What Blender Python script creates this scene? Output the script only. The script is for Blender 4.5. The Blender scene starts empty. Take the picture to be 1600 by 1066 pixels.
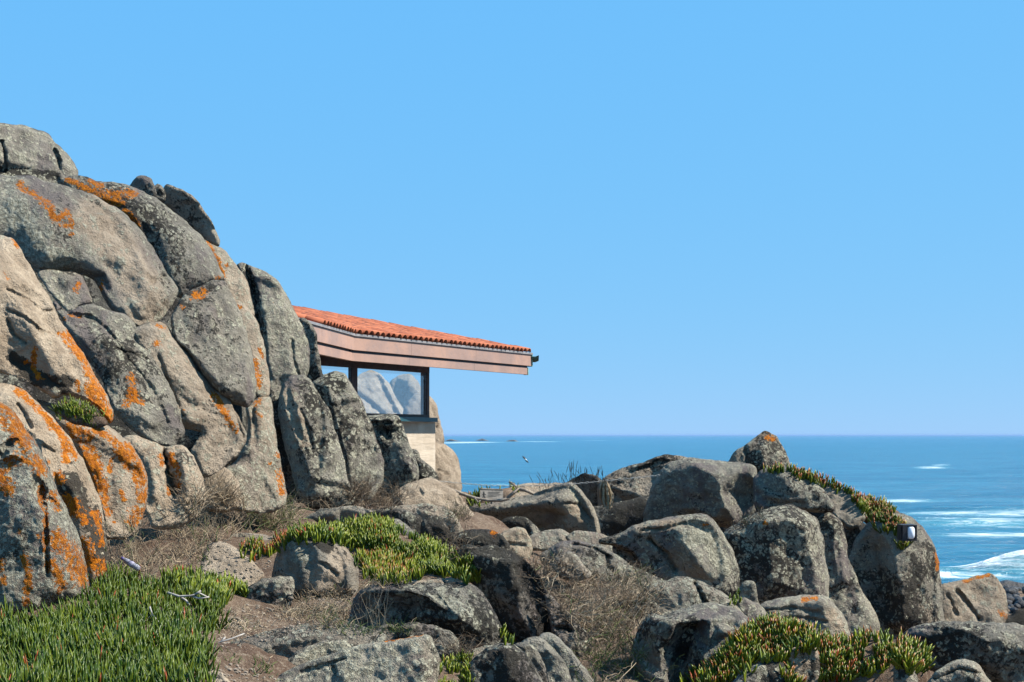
import bpy, math, random
import numpy as np
from mathutils import Vector, noise
from mathutils.geometry import delaunay_2d_cdt

# ------------------------------------------------------------------ camera, sky, sun, exposure
SC = bpy.context.scene
COL = SC.collection
F, HX, HY, EYE = 2198.0, 800.0, 680.0, 9.0          # focal length in photo pixels, horizon point, eye height above the sea

cam_d = bpy.data.cameras.new('camera')
cam_d.sensor_width = 36.0
cam_d.lens = F * 36.0 / 1600.0
cam_d.shift_y = (HY - 533.0) / 1600.0
cam_d.clip_start, cam_d.clip_end = 0.1, 500000.0
cam = bpy.data.objects.new('camera', cam_d)
cam.location = (0, 0, EYE)
cam.rotation_euler = (math.radians(90), 0, 0)
COL.objects.link(cam)
SC.camera = cam

SUN_AZ, SUN_EL = math.radians(0.0), math.radians(47.0)   # azimuth from +X towards +Y
sdir = Vector((math.cos(SUN_EL) * math.cos(SUN_AZ), math.cos(SUN_EL) * math.sin(SUN_AZ), math.sin(SUN_EL)))
world = bpy.data.worlds.new('World')
SC.world = world
world.use_nodes = True
wn = world.node_tree
wn.nodes.clear()
sky = wn.nodes.new('ShaderNodeTexSky')
sky.sky_type = 'NISHITA'
sky.sun_disc = False
sky.sun_elevation = SUN_EL
sky.sun_rotation = math.radians(90.0) - SUN_AZ
sky.altitude = 500.0
sky.air_density = 0.7
sky.dust_density = 0.0
sky.ozone_density = 4.0
wb = wn.nodes.new('ShaderNodeBackground')
wb.inputs['Strength'].default_value = 0.0513
wo = wn.nodes.new('ShaderNodeOutputWorld')
sep = wn.nodes.new('ShaderNodeSeparateColor')                # camera-like rendition of the clear sky: each channel through its own response
cmb = wn.nodes.new('ShaderNodeCombineColor')
wn.links.new(sky.outputs[0], sep.inputs[0])
for ch, (gain, gam) in enumerate(((1.46, .43), (4.34, .14), (8.95, -.01))):
    pw = wn.nodes.new('ShaderNodeMath'); pw.operation = 'POWER'; pw.inputs[1].default_value = gam
    ml = wn.nodes.new('ShaderNodeMath'); ml.operation = 'MULTIPLY'; ml.inputs[1].default_value = gain
    wn.links.new(sep.outputs[ch], pw.inputs[0]); wn.links.new(pw.outputs[0], ml.inputs[0]); wn.links.new(ml.outputs[0], cmb.inputs[ch])
wn.links.new(cmb.outputs[0], wb.inputs['Color'])
wn.links.new(wb.outputs[0], wo.inputs['Surface'])

sun_d = bpy.data.lights.new('sun', 'SUN')
sun_d.energy = 5.0
sun_d.angle = math.radians(0.53)
sun_d.color = (1.0, 0.94, 0.85)
sun = bpy.data.objects.new('sun', sun_d)
sun.location = (30, 5, 40)
sun.rotation_euler = sdir.to_track_quat('Z', 'Y').to_euler()
COL.objects.link(sun)

SC.view_settings.view_transform = 'Standard'
SC.view_settings.look = 'None'
SC.view_settings.exposure = 1.1
SC.view_settings.gamma = 1.0
SC.cycles.use_denoising = True
SC.cycles.max_bounces = 6
SC.cycles.diffuse_bounces = 3
SC.cycles.glossy_bounces = 3
SC.cycles.transmission_bounces = 4
SC.cycles.transparent_max_bounces = 8
SC.cycles.volume_bounces = 0

# ------------------------------------------------------------------ helpers
def W(x, y, D):
    """photo pixel + distance -> point in the place"""
    return Vector(((x - HX) / F * D, D, EYE - (y - HY) / F * D))

def tag(o, label=None, cat=None, group=None, kind=None):
    if label: o['label'] = label
    if cat: o['category'] = cat
    if group: o['group'] = group
    if kind: o['kind'] = kind
    return o

def mesh_obj(name, verts, faces, mat, parent=None, smooth=True, attrs=None):
    me = bpy.data.meshes.new(name)
    me.from_pydata([tuple(v) for v in verts] if not isinstance(verts, np.ndarray) else verts.tolist(), [],
                   faces if not isinstance(faces, np.ndarray) else faces.tolist())
    if attrs:
        for k, a in attrs.items():
            at = me.attributes.new(k, 'FLOAT', 'POINT')
            at.data.foreach_set('value', np.asarray(a, dtype=np.float32))
    if smooth:
        me.polygons.foreach_set('use_smooth', np.ones(len(me.polygons), dtype=bool))
    me.materials.append(mat)
    me.update()
    o = bpy.data.objects.new(name, me)
    COL.objects.link(o)
    if parent is not None:
        o.parent = parent
    return o

def empty(name, loc=(0, 0, 0)):
    o = bpy.data.objects.new(name, None)
    o.empty_display_size = 0.2
    o.location = loc
    COL.objects.link(o)
    return o

class MB:
    """collects vertices and faces of one part"""
    def __init__(s): s.v, s.f = [], []
    def add(s, vs, fs):
        b = len(s.v); s.v += [tuple(v) for v in vs]; s.f += [[i + b for i in f] for f in fs]; return s
    def prism(s, pts, up):                # closed prism: base loop + offset vector
        n = len(pts); up = Vector(up)
        vs = [Vector(p) for p in pts] + [Vector(p) + up for p in pts]
        fs = [list(range(n))[::-1], list(range(n, 2 * n))] + [[i, (i + 1) % n, n + (i + 1) % n, n + i] for i in range(n)]
        return s.add(vs, fs)
    def tube(s, pts, rad, n=8, cap=True):
        pts = [Vector(p) for p in pts]; m = len(pts)
        rads = rad if isinstance(rad, (list, tuple)) else [rad] * m
        vs = []
        for i, p in enumerate(pts):
            t = (pts[min(i + 1, m - 1)] - pts[max(i - 1, 0)]).normalized()
            a = t.cross(Vector((0, 0, 1)))
            if a.length < 1e-3: a = t.cross(Vector((1, 0, 0)))
            a.normalize(); b = a.cross(t)
            for k in range(n):
                w = 2 * math.pi * k / n
                vs.append(p + (a * math.cos(w) + b * math.sin(w)) * rads[i])
        fs = [[i * n + k, i * n + (k + 1) % n, (i + 1) * n + (k + 1) % n, (i + 1) * n + k] for i in range(m - 1) for k in range(n)]
        if cap: fs += [list(range(n))[::-1], list(range((m - 1) * n, m * n))]
        return s.add(vs, fs)
    def build(s, name, mat, parent=None, smooth=False):
        return mesh_obj(name, s.v, s.f, mat, parent, smooth)

# ------------------------------------------------------------------ materials
class NT:
    def __init__(s, name):
        s.m = bpy.data.materials.new(name); s.m.use_nodes = True
        s.t = s.m.node_tree; s.t.nodes.clear()
        s.out = s.n('ShaderNodeOutputMaterial')
    def n(s, kind, **kw):
        nd = s.t.nodes.new(kind)
        for k, v in kw.items():
            if k.startswith('i_'): nd.inputs[k[2:].replace('_', ' ')].default_value = v
            else: setattr(nd, k, v)
        return nd
    def l(s, a, b): s.t.links.new(a, b)
    def pos(s):
        return s.n('ShaderNodeNewGeometry').outputs['Position']
    def mapping(s, scale, vec=None, rot=(0, 0, 0)):
        mp = s.n('ShaderNodeMapping'); mp.inputs['Scale'].default_value = scale; mp.inputs['Rotation'].default_value = rot
        s.l(vec or s.pos(), mp.inputs['Vector']); return mp.outputs[0]
    def noise(s, scale, detail=6, rough=.6, vec=None, dist=0.0):
        nd = s.n('ShaderNodeTexNoise'); nd.inputs['Scale'].default_value = scale; nd.inputs['Detail'].default_value = detail
        nd.inputs['Roughness'].default_value = rough; nd.inputs['Distortion'].default_value = dist
        s.l(vec or s.pos(), nd.inputs['Vector']); return nd.outputs['Fac']
    def vor(s, scale, vec=None, feature='F1', out='Distance', rand=1.0):
        nd = s.n('ShaderNodeTexVoronoi', feature=feature); nd.inputs['Scale'].default_value = scale
        nd.inputs['Randomness'].default_value = rand
        s.l(vec or s.pos(), nd.inputs['Vector']); return nd.outputs[out]
    def attr(s, name):
        return s.n('ShaderNodeAttribute', attribute_name=name).outputs['Fac']
    def math(s, op, a, b=None, c=None, clamp=False):
        nd = s.n('ShaderNodeMath', operation=op, use_clamp=clamp)
        for i, v in enumerate((a, b, c)):
            if v is None: continue
            if isinstance(v, (int, float)): nd.inputs[i].default_value = v
            else: s.l(v, nd.inputs[i])
        return nd.outputs[0]
    def ss(s, v, a, b, lo=0., hi=1.):
        nd = s.n('ShaderNodeMapRange', interpolation_type='SMOOTHSTEP')
        s.l(v, nd.inputs[0])
        for i, q in zip((1, 2, 3, 4), (a, b, lo, hi)): nd.inputs[i].default_value = q
        return nd.outputs[0]
    def mix(s, f, a, b, mode='MIX'):
        nd = s.n('ShaderNodeMix', data_type='RGBA', blend_type=mode)
        for i, v in ((0, f), (6, a), (7, b)):
            if isinstance(v, (int, float)): nd.inputs[i].default_value = v
            elif isinstance(v, tuple): nd.inputs[i].default_value = v if len(v) == 4 else v + (1,)
            else: s.l(v, nd.inputs[i])
        return nd.outputs[2]
    def bump(s, h, dist, strength=1.0, nrm=None):
        nd = s.n('ShaderNodeBump'); nd.inputs['Strength'].default_value = strength; nd.inputs['Distance'].default_value = dist
        s.l(h, nd.inputs['Height'])
        if nrm: s.l(nrm, nd.inputs['Normal'])
        return nd.outputs[0]
    def pbsdf(s, col, rough=.9, nrm=None, spec=.3, **kw):
        p = s.n('ShaderNodeBsdfPrincipled')
        if isinstance(col, tuple): p.inputs['Base Color'].default_value = col if len(col) == 4 else col + (1,)
        else: s.l(col, p.inputs['Base Color'])
        if isinstance(rough, (int, float)): p.inputs['Roughness'].default_value = rough
        else: s.l(rough, p.inputs['Roughness'])
        p.inputs['Specular IOR Level'].default_value = spec
        for k, v in kw.items(): p.inputs[k.replace('_', ' ')].default_value = v
        if nrm: s.l(nrm, p.inputs['Normal'])
        s.l(p.outputs[0], s.out.inputs['Surface'])
        return p

def rock_material():
    t = NT('lichened_granite')
    info = t.n('ShaderNodeObjectInfo').outputs['Random']
    P = t.pos()
    n_big = t.noise(0.9, 5, .55)
    n_mid = t.noise(4.5, 6, .7)
    n_fin = t.noise(24, 4, .75)
    n_grn = t.noise(110, 2, .6)
    # distorted position for lichen rosettes
    dv = t.n('ShaderNodeTexNoise'); dv.inputs['Scale'].default_value = 9; dv.inputs['Detail'].default_value = 4
    t.l(P, dv.inputs['Vector'])
    va = t.n('ShaderNodeVectorMath', operation='MULTIPLY_ADD'); va.inputs[1].default_value = (.16, .16, .16)
    t.l(dv.outputs['Color'], va.inputs[0]); t.l(P, va.inputs[2])
    DP = va.outputs[0]
    v1 = t.vor(6.5, DP); v1c = t.vor(6.5, DP, out='Color')
    v2 = t.vor(17, DP); v2c = t.vor(17, DP, out='Color')
    tan, dark, pale, org = t.attr('tan'), t.attr('dark'), t.attr('pale'), t.attr('orange')
    # bare stone: grey to warm tan
    grey = t.mix(t.ss(n_mid, .3, .7), (.155, .143, .118), (.38, .35, .285))
    n_b2 = t.noise(1.7, 4, .6, t.mapping((1, 1, .45)), .6)
    grey = t.mix(t.ss(n_b2, .50, .64, 0, .75), grey, (.175, .145, .140))
    grey = t.mix(t.ss(n_b2, .46, .34, 0, .6), grey, (.40, .365, .295))
    warm = t.mix(t.ss(n_mid, .3, .7), (.32, .25, .18), (.56, .46, .345))
    w = t.math('ADD', tan, t.math('MULTIPLY', t.math('SUBTRACT', n_big, .5), 1.1))
    c = t.mix(t.ss(w, .25, .75), grey, warm)
    # granite grain
    c = t.mix(t.ss(n_grn, .30, .42, .55, 0.), c, (.05, .046, .042))
    # black crust lichen, in mottles; some dark strokes paint shade in undercuts and clefts
    dk = t.math('ADD', t.math('ADD', t.math('MULTIPLY', n_mid, .55), t.math('MULTIPLY', n_fin, .55)), t.math('MULTIPLY', t.math('SUBTRACT', dark, .5), .45))
    dk = t.math('ADD', dk, t.math('MULTIPLY', t.math('SUBTRACT', n_big, .5), .75))
    c = t.mix(t.ss(dk, .555, .625, 0., .9), c, (.022, .021, .018))
    # pale crust lichen, large and small rosettes
    pm = t.math('ADD', t.math('MULTIPLY', n_mid, .8), t.math('MULTIPLY', t.math('SUBTRACT', .5, n_b2), 1.9))
    sel1 = t.math('ADD', t.math('MULTIPLY', v1c, .5), t.math('ADD', t.math('MULTIPLY', pale, .62), t.math('MULTIPLY', pm, .45)))
    p1 = t.math('MULTIPLY', t.ss(sel1, .77, .86), t.ss(v1, .46, .36))
    sel2 = t.math('ADD', t.math('MULTIPLY', v2c, .5), t.math('ADD', t.math('MULTIPLY', pale, .62), t.math('MULTIPLY', pm, .45)))
    p2 = t.math('MULTIPLY', t.ss(sel2, .73, .81), t.ss(v2, .50, .38))
    p = t.math('MULTIPLY', t.math('MAXIMUM', p1, p2), t.ss(n_fin, .40, .50), clamp=True)
    p = t.math('MAXIMUM', p, t.ss(t.math('ADD', pale, t.math('MULTIPLY', t.math('SUBTRACT', n_fin, .5), .7)), .88, .98))
    pc = t.mix(t.ss(n_fin, .4, .62), (.24, .235, .17), (.50, .48, .375))
    c = t.mix(t.math('MULTIPLY', p, .95), c, pc)
    # orange lichen
    om = t.math('ADD', org, t.math('ADD', t.math('MULTIPLY', t.math('SUBTRACT', t.noise(34, 5, .8), .5), 2.3), t.math('MULTIPLY', t.math('SUBTRACT', n_mid, .5), 1.3)))
    oc = t.mix(t.ss(n_fin, .35, .62), (.34, .088, .003), (.62, .200, .008))
    oc = t.mix(t.ss(t.noise(60, 4, .7), .56, .68, 0, .7), oc, (.10, .045, .012))
    om = t.math('SUBTRACT', om, t.math('MULTIPLY', t.ss(v2, .30, .60), .22))
    c = t.mix(t.ss(om, .44, .52, 0., .97), c, oc)
    # object tint
    c = t.mix(1.0, c, t.mix(info, (.62, .62, .62), (.82, .80, .765)), 'MULTIPLY')
    h = t.math('ADD', t.math('MULTIPLY', n_mid, .6), t.math('ADD', t.math('MULTIPLY', n_fin, .55), t.math('MULTIPLY', n_grn, .16)))
    h = t.math('ADD', h, t.math('MULTIPLY', p, .05))
    nb = t.bump(h, .10, 1.0)
    t.pbsdf(c, .93, nb, .15)
    return t.m

def simple(name, c1, c2, scale, rough=.85, bump=.0, bscale=None, spec=.3, vec=None, metallic=0.):
    t = NT(name)
    n = t.noise(scale, 6, .65)
    c = t.mix(t.ss(n, .3, .7), c1, c2)
    nb = t.bump(t.noise(bscale or scale * 3, 5, .65), bump) if bump else None
    t.pbsdf(c, rough, nb, spec, Metallic=metallic)
    return t.m

ROCK = rock_material()

def soil_material():
    t = NT('dry_earth')
    n1, n2, n3 = t.noise(1.6, 6, .6), t.noise(14, 7, .7), t.noise(70, 4, .7)
    c = t.mix(t.ss(n1, .35, .65), (.085, .053, .036), (.15, .105, .073))
    c = t.mix(t.ss(n2, .5, .68, 0, .7), c, (.27, .215, .155))
    c = t.mix(t.ss(n3, .56, .66, 0, .6), c, (.34, .28, .21))
    c = t.mix(t.ss(n3, .42, .34, 0, .6), c, (.03, .02, .015))
    h = t.math('ADD', t.math('MULTIPLY', n2, .6), t.math('MULTIPLY', n3, .4))
    t.pbsdf(c, .97, t.bump(h, .06), .1)
    return t.m
SOIL = soil_material()

def leaf_material():
    t = NT('fleshy_leaf')
    r, tip, red = t.attr('rnd'), t.attr('tip'), t.attr('red')
    c = t.mix(r, (.018, .055, .004), (.19, .225, .014))
    c = t.mix(t.ss(t.math('ADD', t.math('MULTIPLY', tip, .6), red), .80, 1.15, 0., .92), c, (.30, .050, .014))
    c = t.mix(t.ss(t.math('SUBTRACT', red, tip), .70, .95), c, (.10, .04, .027))
    p = t.pbsdf(c, .42, None, .4)
    tr = t.n('ShaderNodeBsdfTranslucent')
    t.l(c, tr.inputs[0])
    mx = t.n('ShaderNodeMixShader'); mx.inputs[0].default_value = .22
    t.l(p.outputs[0], mx.inputs[1]); t.l(tr.outputs[0], mx.inputs[2])
    t.l(mx.outputs[0], t.out.inputs['Surface'])
    return t.m
LEAF = leaf_material()

def straw_material():
    t = NT('dry_stalks')
    r, g = t.attr('rnd'), t.attr('red')
    c = t.mix(r, (.06, .038, .026), (.38, .30, .20))
    c = t.mix(g, c, t.mix(r, (.05, .075, .02), (.14, .17, .06)))
    t.pbsdf(c, .9, None, .15)
    return t.m
STRAW = straw_material()

# ------------------------------------------------------------------ stones: traced outline -> closed solid with depth
def chaikin(p, it=2, k=.13):
    for _ in range(it):
        q = np.roll(p, -1, 0)
        p = np.stack([p * (1 - k) + q * k, p * k + q * (1 - k)], 1).reshape(-1, 2)
    return p

def resample(p, step):
    q = np.vstack([p, p[:1]])
    seg = np.hypot(*(q[1:] - q[:-1]).T)
    s = np.concatenate([[0], np.cumsum(seg)])
    n = max(10, int(s[-1] / step))
    u = np.linspace(0, s[-1], n, endpoint=False)
    return np.stack([np.interp(u, s, q[:, 0]), np.interp(u, s, q[:, 1])], 1)

def seg_dist(pts, a, b):
    d = b - a; L = (d * d).sum(1) + 1e-9
    t = np.clip(((pts[:, None] - a[None]) * d[None]).sum(2) / L, 0, 1)
    pr = a[None] + t[..., None] * d[None]
    return np.sqrt(((pts[:, None] - pr) ** 2).sum(2))

def poly_dist(pts, poly, closed=True):
    out = np.full(len(pts), 1e9)
    a = poly if closed else poly[:-1]
    b = np.roll(poly, -1, 0) if closed else poly[1:]
    for i in range(0, len(pts), 20000):
        out[i:i + 20000] = seg_dist(pts[i:i + 20000], a, b).min(1)
    return out

def inside(pts, poly):
    x, y = pts[:, 0], pts[:, 1]; r = np.zeros(len(pts), bool)
    a = poly; b = np.roll(poly, -1, 0)
    for (x0, y0), (x1, y1) in zip(a, b):
        c = (y0 > y) != (y1 > y)
        if y1 != y0:
            r ^= c & (x < (x1 - x0) * (y - y0) / (y1 - y0) + x0)
    return r

def pairs(s):
    return np.array([[float(q) for q in w.split(',')] for w in s.split()])

def stroke(pts, spec, wide=False):
    """spec: list of (polyline string, radius) -> weight 0..1"""
    w = np.zeros(len(pts))
    for s, r in spec or []:
        p = pairs(s)
        r *= 1.2 if wide else 1.
        d = np.hypot(*(pts - p[0]).T) if len(p) == 1 else poly_dist(pts, p, False)
        w = np.maximum(w, np.clip(1.35 - d / r, 0, 1))
    return w

def tri_interp(pts, poly, chains):
    """piecewise linear relief from control chains (x, y, height); the outline is at 0"""
    vs = [tuple(p) for p in poly]; hs = [0.] * len(vs); ed = []
    for ch in chains:
        for i, (x, y, h) in enumerate(ch):
            if i: ed.append((len(vs) - 1, len(vs)))
            vs.append((x, y)); hs.append(h)
    co, _, fs, ov, _, _ = delaunay_2d_cdt([Vector(v) for v in vs], ed, [list(range(len(poly)))], 0, 1e-4)
    hh = [hs[o[0]] if o else 0. for o in ov]
    # crossings introduced by the triangulation take the nearest height
    out = np.zeros(len(pts))
    for f in fs:
        if len(f) != 3: continue
        a, b, c = [np.array(co[i]) for i in f]
        det = (b[0] - a[0]) * (c[1] - a[1]) - (c[0] - a[0]) * (b[1] - a[1])
        if abs(det) < 1e-9: continue
        l1 = ((pts[:, 0] - a[0]) * (c[1] - a[1]) - (c[0] - a[0]) * (pts[:, 1] - a[1])) / det
        l2 = ((b[0] - a[0]) * (pts[:, 1] - a[1]) - (pts[:, 0] - a[0]) * (b[1] - a[1])) / det
        m = (l1 >= -1e-6) & (l2 >= -1e-6) & (l1 + l2 <= 1 + 1e-6)
        out[m] = hh[f[0]] * (1 - l1[m] - l2[m]) + hh[f[1]] * l1[m] + hh[f[2]] * l2[m]
    return out

def smooth(vals, edges, n, lock=None):
    deg = np.bincount(edges.ravel(), minlength=len(vals)).astype(float) + 1
    v = vals.copy()
    for _ in range(n):
        s = v.copy()
        s += np.bincount(edges[:, 0], v[edges[:, 1]], len(v)) + np.bincount(edges[:, 1], v[edges[:, 0]], len(v))
        nv = s / deg
        if lock is not None: nv[lock] = v[lock]
        v = nv
    return v

NSTEP = 2.3
def stone(name, label, D, outline, ctrl=(), gx=.12, gy=.2, rr=.8, tk=.75, back=1.1, cracks=(), tan=.25, dark=.45, pale=.4,
          orange=None, spale=None, stan=None, sdark=None, rough=1.0, step=None, soft=5, seed=0, grow=2.2, autocrack=1, chop=5, cat='boulder', group=None, mat=None, kind=None, wob=1.0):
    rng = np.random.default_rng(int(abs(outline[0] if not isinstance(outline, str) else hash_(outline)) + seed))
    poly0 = pairs(outline)
    step = step or NSTEP
    m = D / F                                                   # metres per photo pixel at this distance
    poly = resample(chaikin(poly0), step)
    # ragged outline
    nb = len(poly)
    tang = np.roll(poly, -1, 0) - np.roll(poly, 1, 0)
    tang /= np.hypot(*tang.T)[:, None] + 1e-9
    off = np.array([noise.fractal(Vector((p[0] * .035, p[1] * .035, D + seed)), 1.0, 2.0, 4) for p in poly]) * 2.6 * wob
    nrm2 = np.stack([tang[:, 1], -tang[:, 0]], 1)
    area = (poly[:, 0] * np.roll(poly[:, 1], -1) - np.roll(poly[:, 0], -1) * poly[:, 1]).sum()
    poly = poly + nrm2 * (off + grow * (1 if area > 0 else -1))[:, None]
    lo, hi = poly.min(0), poly.max(0)
    gxs = np.arange(lo[0], hi[0], step); gys = np.arange(lo[1], hi[1], step * .88)
    G = np.stack(np.meshgrid(gxs, gys), -1)
    G[1::2, :, 0] += step * .5
    G = G.reshape(-1, 2) + rng.uniform(-.28, .28, (len(gxs) * len(gys), 2)) * step
    G = G[inside(G, poly)]
    dG = poly_dist(G, poly)
    G = G[dG > step * .55]
    def tri(inner):
        co, _, fs, ov, _, _ = delaunay_2d_cdt([Vector(p) for p in poly] + [Vector(p) for p in inner], [], [list(range(nb))], 1, 1e-5)
        return np.array([tuple(c) for c in co]), [f for f in fs if len(f) == 3], np.array([bool(o) and o[0] < nb for o in ov]), [o[0] if o else -1 for o in ov]
    pts, fs, bd, _ = tri(G)
    fs = np.array(fs)
    # orient so that the front faces the camera
    e1 = pts[fs[:, 1]] - pts[fs[:, 0]]; e2 = pts[fs[:, 2]] - pts[fs[:, 0]]
    cr = e1[:, 0] * e2[:, 1] - e1[:, 1] * e2[:, 0]
    fs[cr > 0] = fs[cr > 0][:, ::-1]
    d = poly_dist(pts, poly); d[bd] = 0
    dm = max(d.max(), 1.)
    S = dm * m                                                  # half-width in metres
    t = np.clip(d / (max(rr * .6, .15) * dm), 0, 1)
    b = tk * S * np.sqrt(np.clip(1 - (1 - t) ** 2, 0, 1))
    edges = np.vstack([fs[:, [0, 1]], fs[:, [1, 2]], fs[:, [2, 0]]])
    if ctrl:
        h = tri_interp(pts, poly0, ctrl) * S * (1.3 if len(ctrl) > 2 else 1.)
        if len(ctrl) > 2: chop, autocrack, soft = min(chop, 2), 0, min(soft, 3)
        b = b + smooth(h, edges, soft, bd)
    # natural break planes
    bm = b.max()
    if S > .35 and autocrack:
        for _ in range(autocrack + int(S > .8)):
            i, j = rng.integers(0, nb, 2)
            q0, q1 = poly[i], poly[j]
            if np.hypot(*(q1 - q0)) < dm * .9: continue
            f0 = rng.uniform(0, .35); f1 = rng.uniform(.6, 1.)
            tt = np.linspace(f0, f1, 9)
            nn = np.array([-(q1 - q0)[1], (q1 - q0)[0]]); nn /= np.hypot(*nn)
            wl_ = np.cumsum(rng.normal(size=9)) * dm * .045
            cp_ = q0 + (q1 - q0) * tt[:, None] + nn * wl_[:, None]
            dd = poly_dist(pts, cp_, False)
            side = np.sign((pts - q0) @ nn)
            b = b - rng.uniform(.025, .07) * np.exp(-(dd / rng.uniform(1.1, 1.9)) ** 2) + side * .035 * S * np.exp(-(dd / (dm * .25)) ** 2) * rng.uniform(-1, 1)
    for _ in range(chop):
        c = pts[rng.integers(len(pts))]; dr = rng.normal(size=2); dr /= np.hypot(*dr)
        pl = b[np.argmin(np.hypot(*(pts - c).T))] * rng.uniform(.55, .97) + .02 * S + rng.uniform(.15, .9) * m * ((pts - c) @ dr)
        q = bm * .018
        hh = np.clip(.5 + .5 * (pl - b) / q, 0, 1)
        nbv = pl * (1 - hh) + b * hh - q * hh * (1 - hh)
        b = np.where(pl > -.3 * S, np.maximum(nbv, b - .24 * S), b - .24 * S)
    b = smooth(b, edges, 1, bd)
    for s, wd, dp in cracks:
        p = pairs(s)
        dd = poly_dist(pts, p, False)
        wn_ = np.array([noise.noise(Vector((q[0] * .12, q[1] * .12, 3.))) for q in pts]) * wd * .8
        b -= dp * np.exp(-((dd + wn_) / wd) ** 2)
    xc, yc = poly0.mean(0)
    dep = D - b + gx * (pts[:, 0] - xc) * m + gy * (yc - pts[:, 1]) * m
    dep = np.maximum(dep, D * .6)
    V = np.stack([(pts[:, 0] - HX) / F * D, dep, EYE - (pts[:, 1] - HY) / F * D], 1)
    # keep outline directions: rescale lateral position with the actual distance
    V[:, 0] *= dep / D; V[:, 2] = EYE + (V[:, 2] - EYE) * dep / D
    fn = np.cross(V[fs[:, 1]] - V[fs[:, 0]], V[fs[:, 2]] - V[fs[:, 0]])
    N = np.zeros_like(V)
    for k in range(3):
        for c in range(3): N[:, c] += np.bincount(fs[:, k], fn[:, c], len(V))
    N /= np.linalg.norm(N, axis=1)[:, None] + 1e-12
    A = np.array([(lambda q: .050 * S * noise.fractal(q * (1.3 / max(S, .05)), .9, 2.1, 3)
                   + .024 * noise.fractal(q * 4.5, .7, 2.1, 5)
                   - .022 * max(0., noise.ridged_multi_fractal(q * 1.9, 1.0, 2.2, 4, 1.0, 2.0) - 1.25))(Vector(v) + Vector((seed * 7.1, 0, 0))) for v in V]) * rough
    A *= np.clip(.25 + d / (6 * step), 0, 1)
    A = np.clip(A, -.25 * S, .25 * S)
    V = V + N * A[:, None]
    # back: coarse
    st2 = max(step * 4, dm / 5)
    gx2 = np.arange(lo[0], hi[0], st2); gy2 = np.arange(lo[1], hi[1], st2)
    B = np.stack(np.meshgrid(gx2, gy2), -1).reshape(-1, 2)
    B = B[inside(B, poly)]
    if len(B): B = B[poly_dist(B, poly) > st2 * .5]
    p2, f2, bd2, ov2 = tri(B)
    f2 = np.array(f2)
    e1 = p2[f2[:, 1]] - p2[f2[:, 0]]; e2 = p2[f2[:, 2]] - p2[f2[:, 0]]
    cr = e1[:, 0] * e2[:, 1] - e1[:, 1] * e2[:, 0]
    f2[cr < 0] = f2[cr < 0][:, ::-1]
    d2 = poly_dist(p2, poly); d2[bd2] = 0
    t2 = np.clip(d2 / dm, 0, 1)
    dep2 = D + back * S * np.sqrt(np.clip(1 - (1 - t2) ** 2, 0, 1)) + gx * (p2[:, 0] - xc) * m + gy * (yc - p2[:, 1]) * m
    V2 = np.stack([(p2[:, 0] - HX) / F * dep2, dep2, EYE - (p2[:, 1] - HY) / F * dep2], 1)
    # weld back boundary to front boundary
    key = {(round(p[0], 3), round(p[1], 3)): i for i, p in enumerate(pts) if bd[i]}
    remap = np.zeros(len(p2), int); extra = []
    for i, p in enumerate(p2):
        k = (round(p[0], 3), round(p[1], 3))
        if bd2[i] and k in key: remap[i] = key[k]
        else:
            remap[i] = len(V) + len(extra); extra.append(V2[i])
    VV = np.vstack([V, np.array(extra)]) if extra else V
    FF = np.vstack([fs, remap[f2]])
    ne = len(extra)
    att = {}
    for k, base, sp in (('tan', tan, stan), ('dark', dark, sdark), ('pale', pale, spale), ('orange', 0., orange)):
        w = stroke(pts, sp, k == 'orange')
        a = base + (1 - base) * w if k != 'orange' else w * .78
        att[k] = np.concatenate([a, np.full(ne, base)])
    o = mesh_obj(name, VV, FF, mat or ROCK, None, True, att)
    tag(o, label, cat if kind is None else None, group, kind)
    return o

def hash_(s):
    h = 7
    for ch in s: h = (h * 31 + ord(ch)) % 1000003
    return h

# ------------------------------------------------------------------ stones of the place
CG, SG, LG, RG, FG = 'boulders of the lichened cliff', 'upright slabs beside the building', 'low rocks in front of the slabs', 'boulders along the headland', 'rocks in the foreground'
B = 'boulder'
cl = dict(gx=.7, gy=.55, group=CG)
# backing of the cliff, so that the joints between the boulders are stone and not air
stone('cliff_core', 'dark bedrock showing in the joints between the cliff boulders', 18.2,
      '-560,330 -470,262 -380,240 -290,205 -200,215 -90,262 0,298 60,320 150,330 230,340 290,380 330,420 370,450 385,500 400,580 410,640 420,740 380,770 300,775 220,790 120,830 0,900 -90,1000 -560,1060',
      gx=.5, gy=.35, rr=.3, tk=.3, back=.5, step=6, dark=.6, chop=9, rough=2.2, autocrack=6, cat='bedrock')
stone(B, 'pale grey rounded boulder capping the cliff at the upper left corner', 18.0,
      '-70,192 0,194 25,196 45,200 75,211 86,226 100,235 113,254 121,268 119,284 100,290 70,286 40,280 0,276 -70,276',
      ctrl=[[(-40, 240, .25), (20, 240, .3), (70, 245, .3), (95, 255, .1)], [(-40, 268, -.5), (30, 268, -.55), (80, 270, -.5)]],
      cracks=[('3,222 8,245 10,268', 2.5, .12), ('86,235 92,250 93,264', 2.5, .12)], rr=.7, tk=.7, pale=.62, dark=0.28, sdark=[('0,270 40,272 90,274', 9)], **cl)  # dark stroke paints the shade of the undercut along the bottom
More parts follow.
